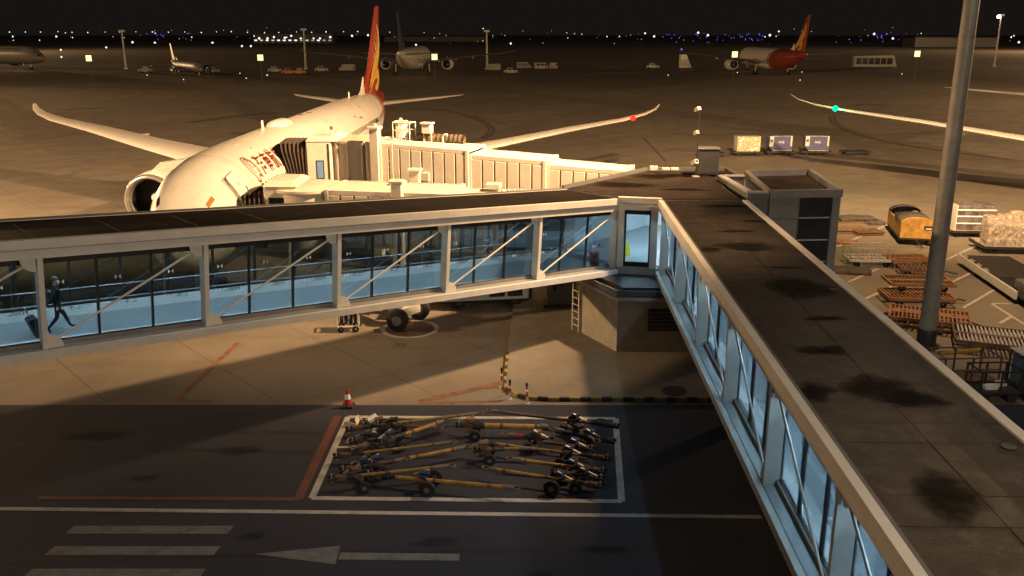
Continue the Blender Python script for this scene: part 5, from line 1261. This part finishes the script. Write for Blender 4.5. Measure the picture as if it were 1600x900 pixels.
open_cart('blue grey box cart with a white lid at the right edge', g(1618, 618), R(2), 1.9, 1.3, 1.75, M_BLK, box=True)
for i, (dx, dy, w) in enumerate(((-.2, -.2, .35), (.25, .05, .3))):
    o = lumpy('crumpled_sheet', w * 1.6, w, .14, M_TUGW, None, .07, 20 + i); o.location = g(1548, 622) + Vector((dx, dy, .505)); o.rotation_euler = (0, 0, .6 * i)
    tag(o, ('left crumpled white sheet lying in the dark open cart', 'right crumpled white sheet lying in the dark open cart')[i], 'sheet', 'white sheets in the cart')
p = g(1468, 552, 1.25); q = g(1530, 547, 1.25)
t = thing('yellow_pole', 'short thick yellow pole resting on the stanchions of the open cart', 'pole', p)
MB().tube((0, 0, 0), q - p, .1, 12).build('tube', M_YEL, t, True); MB().tube((q - p) * 1.0, (q - p) * 1.12, .05, 10).build('end_fitting', M_BLK, t)

# ------------------------------------------------------------------ under the walkway
p = g(758, 482)
t = thing('service_van', 'pale service van with dark side windows parked below the sloping walkway', 'van', p, R(9))
M_VAN = mat('pale_blue_van_paint', (.48, .54, .56), .4, var=.06, coat=.2)
bd = MB().cbox(-2.4, 2.35, .0, 2.0, .42, 2.45, .12).build('body', M_VAN, t)
MB().box(-2.42, 2.36, -.03, -.002, .36, .46).build('side_skirt', M_RUB, bd)
for k in range(22): MB().box(-2.35 + k * .21, -2.25 + k * .21, -.045, -.031, .33, .42).build('skirt_stud', M_RUB, bd)
for x in (-1.75, -1.15, -.55, .05): MB().box(x, x + .02, -.012, -.001, .5, 2.3).build('panel_seam', M_STEEL2, bd)
for x0, x1 in ((.2, 1.05), (1.2, 2.0)):
    w = MB().box(x0, x1, -.02, -.003, .62, 1.9).build('side_window', M_VGLASS, t)
    MB().box(x0 - .05, x0 - .001, -.03, -.002, .57, 1.95).build('window_frame', M_TUGW, w); MB().box(x1 + .001, x1 + .05, -.03, -.002, .57, 1.95).build('window_frame', M_TUGW, w)
MB().cbox(2.36, 2.55, .1, 1.9, .4, 1.3, .05).build('bumper', M_RUB, t)
for x in (-1.4, 1.6):
    for y in (.16, 1.84): wheel(t, .42, (x, y, .42))
p = g(545, 516)
t = thing('ground_power_cart', 'white caged power cart with a drooping hose behind the walkway beam', 'power cart', p, R(8))
for x in (-.5, .5):
    for y in (-.35, .35): MB().beam((x, y, .25), (x, y, 1.15), .07, .07).build('frame_post', M_STEEL, t)
for z in (.3, 1.12):
    for y in (-.35, .35): MB().beam((-.5, y, z), (.5, y, z), .06, .06).build('frame_bar', M_STEEL, t)
    for x in (-.5, .5): MB().beam((x, -.35, z + .002), (x, .35, z + .002), .06, .06).build('frame_bar', M_STEEL, t)
for k in range(4): MB().box(-.38 + k * .22, -.24 + k * .22, -.3, .3, .4, 1.0).build('battery_cell', M_BLK, t)
MB().lathe([(-.36, .18), (-.28, .2), (-.28, 0)], (-.1, 0, .75), 'y', 14).build('fan_guard', M_STEEL2, t)
for x in (-.35, .35):
    for y in (-.36, .36): wheel(t, .16, (x, y, .16), 0, False)
MB().path([(.5, 0, .9), (.9, .2, 1.15), (1.3, .5, 1.35), (1.7, .9, 1.75), (2.0, 1.2, 2.3)], .06).build('cable_arm', M_STEEL, t, True)
MB().path([(.5, .1, .8), (1.0, .2, .7), (1.5, .5, 1.0), (1.8, .9, 1.6)], .045).build('hose', M_RUB, t, True)

# ------------------------------------------------------------------ walker with suitcase inside the sloping walkway
def person():
    wl = walkL
    base = PL + ul3 * (2 * BAY + .85) + Vector((-math.sin(AL), math.cos(AL), 0)) * 1.75 + Vector((0, 0, .265))
    t = thing('person', 'person in a dark jacket and jeans walking inside the walkway, pulling a suitcase', 'person', base, AL)
    # x forward. joints: (pos, radius)
    J_ = {'pel': ((0, 0, .93), .15), 'wa': ((.01, 0, 1.08), .135), 'ch': ((.03, 0, 1.30), .165), 'sh': ((.03, 0, 1.44), .10), 'nk': ((.04, 0, 1.52), .055), 'hd': ((.06, 0, 1.62), .085), 'tp': ((.06, 0, 1.73), .08),
          'lh': ((0, .1, .88), .10), 'lk': ((.20, .1, .50), .07), 'la': ((.34, .1, .10), .042), 'lt': ((.52, .1, .05), .035),
          'rh': ((0, -.1, .88), .10), 'rk': ((-.06, -.1, .48), .07), 'ra': ((-.36, -.1, .18), .042), 'rt': ((-.30, -.1, .03), .035),
          'ls': ((.03, .19, 1.42), .07), 'le': ((.10, .27, 1.16), .05), 'lw': ((.26, .25, .96), .035), 'lm': ((.31, .24, .90), .035),
          'rs': ((.03, -.19, 1.42), .07), 're': ((-.16, -.25, 1.18), .05), 'rw': ((-.32, -.22, .98), .035), 'rm': ((-.38, -.22, .92), .035)}
    for k, w in enumerate((-.03, -.01, .01, .03)):
        J_['lf%d' % k] = ((.36, .24 + w, .83), .010); J_['rf%d' % k] = ((-.43, -.22 + w, .87), .010)
    J_['lth'] = ((.33, .20, .86), .010); J_['rth'] = ((-.37, -.17, .88), .010)
    E_ = [('pel', 'wa'), ('wa', 'ch'), ('ch', 'sh'), ('sh', 'nk'), ('nk', 'hd'), ('hd', 'tp'), ('pel', 'lh'), ('lh', 'lk'), ('lk', 'la'), ('la', 'lt'), ('pel', 'rh'), ('rh', 'rk'), ('rk', 'ra'), ('ra', 'rt'),
          ('ch', 'ls'), ('ls', 'le'), ('le', 'lw'), ('lw', 'lm'), ('ch', 'rs'), ('rs', 're'), ('re', 'rw'), ('rw', 'rm')]
    E_ += [('lm', 'lf%d' % k) for k in range(4)] + [('rm', 'rf%d' % k) for k in range(4)] + [('lm', 'lth'), ('rm', 'rth')]
    ks = list(J_); me = bpy.data.meshes.new('body'); me.from_pydata([J_[k][0] for k in ks], [(ks.index(a), ks.index(b)) for a, b in E_], [])
    o = link('body', me, t); sk = o.modifiers.new('skin', 'SKIN'); sk.use_smooth_shade = True
    for i, k in enumerate(ks):
        d = me.skin_vertices[0].data[i]; r = J_[k][1]; d.radius = (r, r * (1.25 if k in ('ch', 'wa', 'pel') else 1)); d.use_root = (k == 'pel')
    o.modifiers.new('sub', 'SUBSURF').levels = 1; o.modifiers['sub'].render_levels = 2
    m = mat('walker_clothes_and_skin', (.02, .02, .025), .8); N, L, b = nodes(m)
    tc = N.new('ShaderNodeTexCoord'); sx = N.new('ShaderNodeSeparateXYZ'); L.new(tc.outputs['Object'], sx.inputs[0]); z = sx.outputs['Z']
    c = mixc(N, L, math_node(N, L, 'GREATER_THAN', z, .12), (.02, .018, .017), (.016, .022, .04))
    c = mixc(N, L, math_node(N, L, 'GREATER_THAN', z, .93), c, (.008, .008, .01)); c = mixc(N, L, math_node(N, L, 'GREATER_THAN', z, 1.50), c, (.36, .22, .16))
    L.new(c, b.inputs['Base Color']); me.materials.append(m)
    h = MB().loft([[(.045 + r * 1.05 * math.cos(2 * math.pi * i / 12), r * math.sin(2 * math.pi * i / 12), zz) for i in range(12)] for zz, r in ((1.66, .098), (1.71, .104), (1.76, .092), (1.80, .055), (1.815, .01))]).build('hair', M_BLK, t, True, 60); h.location = (-.012, 0, -.01)
    for s in (-1, 1): MB().lathe([(-.006, 0), (0, .012), (.004, 0)], (.142, s * .032, 1.655), 'x', 8).build('eye', M_BLK, t)
    MB().loft([[(.13 + dx, y, 1.60 + z) for dx, y, z in ((0, -.014, k), (0, .014, k), (.025 * (1 - abs(k) * 20), 0, k))] for k in (-.02, .01, .035)]).build('nose', mat('walker_skin', (.36, .22, .16), .6), t)
    MB().box(.138, .143, -.022, .022, 1.572, 1.58).build('mouth', mat('walker_lips', (.25, .09, .08), .5), t)
    for s in (-1, 1): MB().cbox(.035, .075, s * .09 - .008, s * .09 + .008, 1.6, 1.655, .006).build('ear', MATS['walker_skin'], t)
    MB().cbox(-.28, -.1, -.17, .17, .98, 1.40, .05).build('backpack', M_BLK, t)
    c = thing('suitcase', 'dark roller suitcase trailing behind the walking person', 'suitcase', base - Vector((math.cos(AL), math.sin(AL), 0)) * .62 + Vector((math.sin(AL), -math.cos(AL), 0)) * .22, AL)
    cs = MB().cbox(-.14, .14, -.23, .23, .08, .72, .04).build('case', M_BLK, c); cs.rotation_euler = (0, R(-18), 0)
    for k in range(4): MB().box(.141, .15, -.18 + k * .1, -.14 + k * .1, .14, .66).build('rib', M_RUB, cs)
    hd = MB()
    for y in (-.1, .1): hd.tube((0, y, .7), (0, y, 1.05), .012, 6)
    hd.tube((0, -.1, 1.05), (0, .1, 1.05), .018, 6); hd.build('handle', M_STEEL2, cs)
    for y in (-.2, .2): wheel(c, .16, (.0, y, .06), 0, False).scale = (.36,) * 3
person()

# ------------------------------------------------------------------ far apron: signs, masts, vehicles, lights
for i, (x, y, lb) in enumerate(((139, 91, 'lit square stand sign far left, right of the cut off airliner'), (407, 90, 'lit square stand sign right of the small dim airliner'), (679, 89, 'lit square stand sign in front of the blue tailed airliner'),
                               (1148, 85, 'lit square stand sign left of the distant red tailed airliner'), (1433, 84, 'lit square stand sign at the far right, left of the mast'))):
    D_ = 268.; a = (x - 800) / FPX; b = (450 - y) / FPX; k = D_ / (_c + b * _s); P_ = Vector((a * k, D_, CAMH + (-_s + b * _c) * k))
    t = thing('stand_sign', lb, 'sign', (P_.x, P_.y, 0), 0, 'lit stand signs across the far apron')
    MB().box(-.07, .07, -.07, .07, 0, P_.z - 1.06).build('post', M_BLK, t)
    MB().cbox(-.95, .95, -.18, .18, P_.z - .95, P_.z + .95, .1).build('case', M_BLK, t)
    MB().box(-.82, .82, -.2, -.185, P_.z - .82, P_.z + .82).build('lit_face', emitter('sign_face_%d' % i, (1., .90, .38), 1.7), t)
for i, (x, ytop, yb, lb) in enumerate(((197, 50, 108, 'thin far mast right of the leftmost lit sign'), (478, 48, 108, 'thin far mast left of the big red fin'), (761, 50, 108, 'thin far mast behind the blue tailed airliner'), (1553, 28, 104, 'thin far mast at the right edge with a bright lamp'))):
    p = g(x, yb); H_ = CAMH + p.y * (50 - ytop) / FPX * 1.04
    t = thing('far_mast', lb, 'light mast', p, 0, 'far apron masts')
    MB().lathe([(0, .75), (.6, .75), (.62, .42), (H_, .25)], axis='z', n=10).build('shaft', M_STEEL2, t, True)
    MB().cbox(-1.1, 1.1, -.5, .5, H_, H_ + .8, .1).build('lamp_head', M_STEEL2, t)
    if i == 3: MB().lathe([(-.6, 0), (-.4, .5), (0, .7), (.4, .5), (.6, 0)], (-1.5, -1, H_ - .3), 'z', 10).build('lit_lamp', emitter('far_lamp', (1, .95, .85), 25.), t)
M_FARV = mat('dusty_far_vehicle_paint', (.24, .235, .225), .5)
def tug(label, px, py, kind, rz=0, s=1.):
    p = g(px, py); t = thing('ground_vehicle', label, 'vehicle', p, rz, 'small vehicles along the far stands'); t.scale = (s,) * 3
    m = {'tug': M_FARV, 'van': M_FARV, 'orange': M_ORAN, 'grey': M_STEEL2}[kind]
    if kind in ('tug', 'orange', 'grey'):
        MB().prism_axis([(-2, .4), (2, .4), (2, 1.15), (.6, 1.2), (.4, 1.9), (-1.0, 1.9), (-1.1, 1.2), (-2, 1.2)], -.9, .9, 'y').build('body', m, t)
        MB().box(-.8, .3, -.93, -.901, 1.25, 1.8).build('side_window', M_VGLASS, t)
    else:
        MB().prism_axis([(-2.4, .4), (2.4, .4), (2.4, 1.2), (1.8, 1.3), (1.3, 2.2), (-2.4, 2.25)], -.95, .95, 'y').build('body', m, t)
        for x0, x1 in ((-1.9, -.8), (-.6, .4), (.6, 1.4)): MB().box(x0, x1, -.975, -.951, 1.3, 1.95).build('side_window', M_VGLASS, t)
    for x in (-1.4, 1.4):
        for y in (-.8, .8): wheel(t, .42, (x, y, .42), 0, False)
V = [(228, 114, 'tug', 'pale tug far left of the small dim airliner'), (277, 111, 'tug', 'pale tug under the small airliner wing'), (332, 115, 'grey', 'low grey tug below the small dim airliner'), (430, 114, 'tug', 'white tug right of the second lit sign'),
     (452, 117, 'orange', 'orange tug, left of the orange pair near the far mast'), (468, 117, 'orange', 'orange tug, right of the orange pair near the far mast'), (503, 113, 'tug', 'white tug just right of the second far mast'), (543, 112, 'van', 'pale van left of the big red fin'),
     (770, 111, 'van', 'pale van at the foot of the third far mast'), (798, 116, 'tug', 'small pale tug right of the third far mast'), (819, 108, 'van', 'lit white van, left of the three vans in the open'), (847, 109, 'van', 'white van, middle of the three vans in the open'),
     (865, 109, 'van', 'white van, right of the three vans in the open'), (1020, 108, 'grey', 'lone grey vehicle in the middle of the far apron'), (1143, 109, 'tug', 'white tug beside the engine of the distant red tailed airliner')]
for i, (x, y, k, lb) in enumerate(V): tug(lb, x, y, k, R(random.choice((0, 180, 10, 80 if k == 'van' else 5))), 1.2)
p = g(1365, 106)
t = thing('apron_bus', 'long pale framed apron bus with dark windows left of the last lit sign', 'bus', p, R(-6))
MB().prism_axis([(-8.2, .5), (8.6, .5), (7.2, 5.0), (-8.2, 4.6)], -1.4, 1.4, 'y').build('body', M_STEEL2, t)
for k in range(6): MB().box(-7.4 + k * 2.4, -5.3 + k * 2.4, -1.43, -1.401, 1.4, 3.9).build('side_window', M_VGLASS, t)
for x in (-5.5, 5.5):
    for y in (-1.2, 1.2): wheel(t, .42, (x, y, .42), 0, False)
p = g(1069, 108)
t = thing('passenger_stairs', 'white boxed passenger stairs under the left wing of the distant red tailed airliner', 'stairs', p, R(10))
MB().prism_axis([(-1.8, .5), (2.4, .5), (2.4, 1.0), (.2, 5.6), (-1.8, 5.6)], -1.2, 1.2, 'y').build('stair_case', M_TUGW, t)
for x in (-1.2, 1.6):
    for y in (-1, 1): wheel(t, .42, (x, y, .42), 0, False)
for k in range(6): MB().box(.3 + k * .35, .62 + k * .35, -1.0, 1.0, 5.2 - k * .72, 5.26 - k * .72).build('step', M_STEEL2, t)
# far city and airfield lights: a mass of points beyond the apron
def far_lights(name, label, col, strength, pts):
    mb = MB()
    for x, y, z, r in pts:
        mb.add([(x - r, y, z), (x + r, y, z), (x, y - r, z), (x, y + r, z), (x, y, z + r), (x, y, z - r)], [(0, 2, 4), (2, 1, 4), (1, 3, 4), (3, 0, 4), (2, 0, 5), (1, 2, 5), (3, 1, 5), (0, 3, 5)])
    o = mb.build(name, emitter(name + '_glow', col, strength)); o['kind'] = 'stuff'; o['label'] = label; return o
def at(x, y, D_): a = (x - 800) / FPX; b = (450 - y) / FPX; k = D_ / (_c + b * _s); return Vector((a * k, D_, CAMH + (-_s + b * _c) * k))
random.seed(11)
Wp, Bp, Op, Pp = [], [], [], []
for k in range(25): q = at(15 + k * 24.8 + random.uniform(-2, 2), 50 + random.uniform(-.8, .8), 1500); Wp.append((*q, random.uniform(.7, 1.15)))
for k in range(150):
    x = random.uniform(-60, 1700); y = random.choice((random.gauss(56, 4), random.gauss(60, 7), random.uniform(40, 74))); 
    D_ = random.uniform(1100, 1700); q = at(x, min(max(y, 42), 70), D_); r = random.choice((.3, .4, .5, .65, .9))
    random.choice((Wp, Wp, Op, Pp)).append((*q, r))
for x, y in ((242, 67), (20, 57), (88, 57), (207, 66), (130, 76), (332, 67), (405, 60), (418, 60), (428, 58), (445, 59), (455, 56), (470, 60), (490, 60), (500, 60), (516, 58), (550, 56), (575, 55), (1008, 52), (1022, 57), (1091, 51), (1106, 55), (1203, 55), (1217, 49), (1366, 53), (1395, 60), (1580, 58), (1592, 66)):
    q = at(x, y, 1200); Wp.append((*q, random.uniform(1.1, 1.9)))
for k in range(60):
    c = random.choice((243, 1050, 1100, 1152, 1370, 1390, 1180)); q = at(c + random.gauss(0, 14), 57 + random.gauss(0, 4), 1300); Bp.append((*q, random.uniform(.4, .9)))
for x, y, r in ((690 + 375, 77, .8), (960, 68, .5), (1057, 66, .4)): Bp.append((*at(x, y, 700), r))
for x, y in ((230, 119), (385, 124), (417, 119), (287, 126), (375, 116), (1253, 114), (1250, 127), (1409, 117), (1044, 119), (418, 119), (1152, 115), (95, 78), (96, 89), (166, 74), (378, 72), (392, 72), (650, 70), (798, 68)):
    q = g(x, y) if y > 100 else at(x, y, 420); Wp.append((q.x, q.y, max(q.z, .35), .18 if y > 100 else .5))
far_lights('far_white_lights', 'scattered white lights of the far airfield', (1, .93, .88), 1.5, Wp)
far_lights('far_blue_lights', 'small blue and violet taxiway lights far away', (.16, .12, 1.), 1.5, Bp)
far_lights('far_orange_lights', 'scattered orange street lights on the horizon', (1, .62, .3), .7, Op)
far_lights('far_pale_lights', 'dim pale lights on the horizon', (.75, .72, 1.), .4, Pp)
# long dark buildings and tree line on the horizon
random.seed(5)
for i, (x0, x1, y, D_, lb) in enumerate(((395, 520, 58, 1250, 'long low far terminal with bright strip lights left of the red fin'), (1430, 1560, 66, 900, 'low dark far hangar on the horizon at the right'), (600, 760, 62, 1400, 'low dark far hangar behind the blue tailed airliner'))):
    a, b = at(x0, y, D_), at(x1, y, D_); H_ = max(6, a.z + 4)
    t = thing('far_building', lb, 'building', ((a.x + b.x) / 2, D_, 0)); w = (b.x - a.x) / 2
    MB().box(-w, w, 0, 30, 0, H_).build('wall', M_CLADD, t); MB().box(-w - 1, w + 1, -1, 31, H_ + .01, H_ + 1).build('roof', M_BLK, t)
    if i == 0:
        for k in range(14):
            x = -w + 4 + (2 * w - 8) * k / 13; MB().box(x - 2, x + 1.5, -.4, -.1, 2.5, 4.0).build('lit_window', emitter('far_window_%d' % k, (1, .9, .78), random.choice((.4, .8, 1.6))), t)
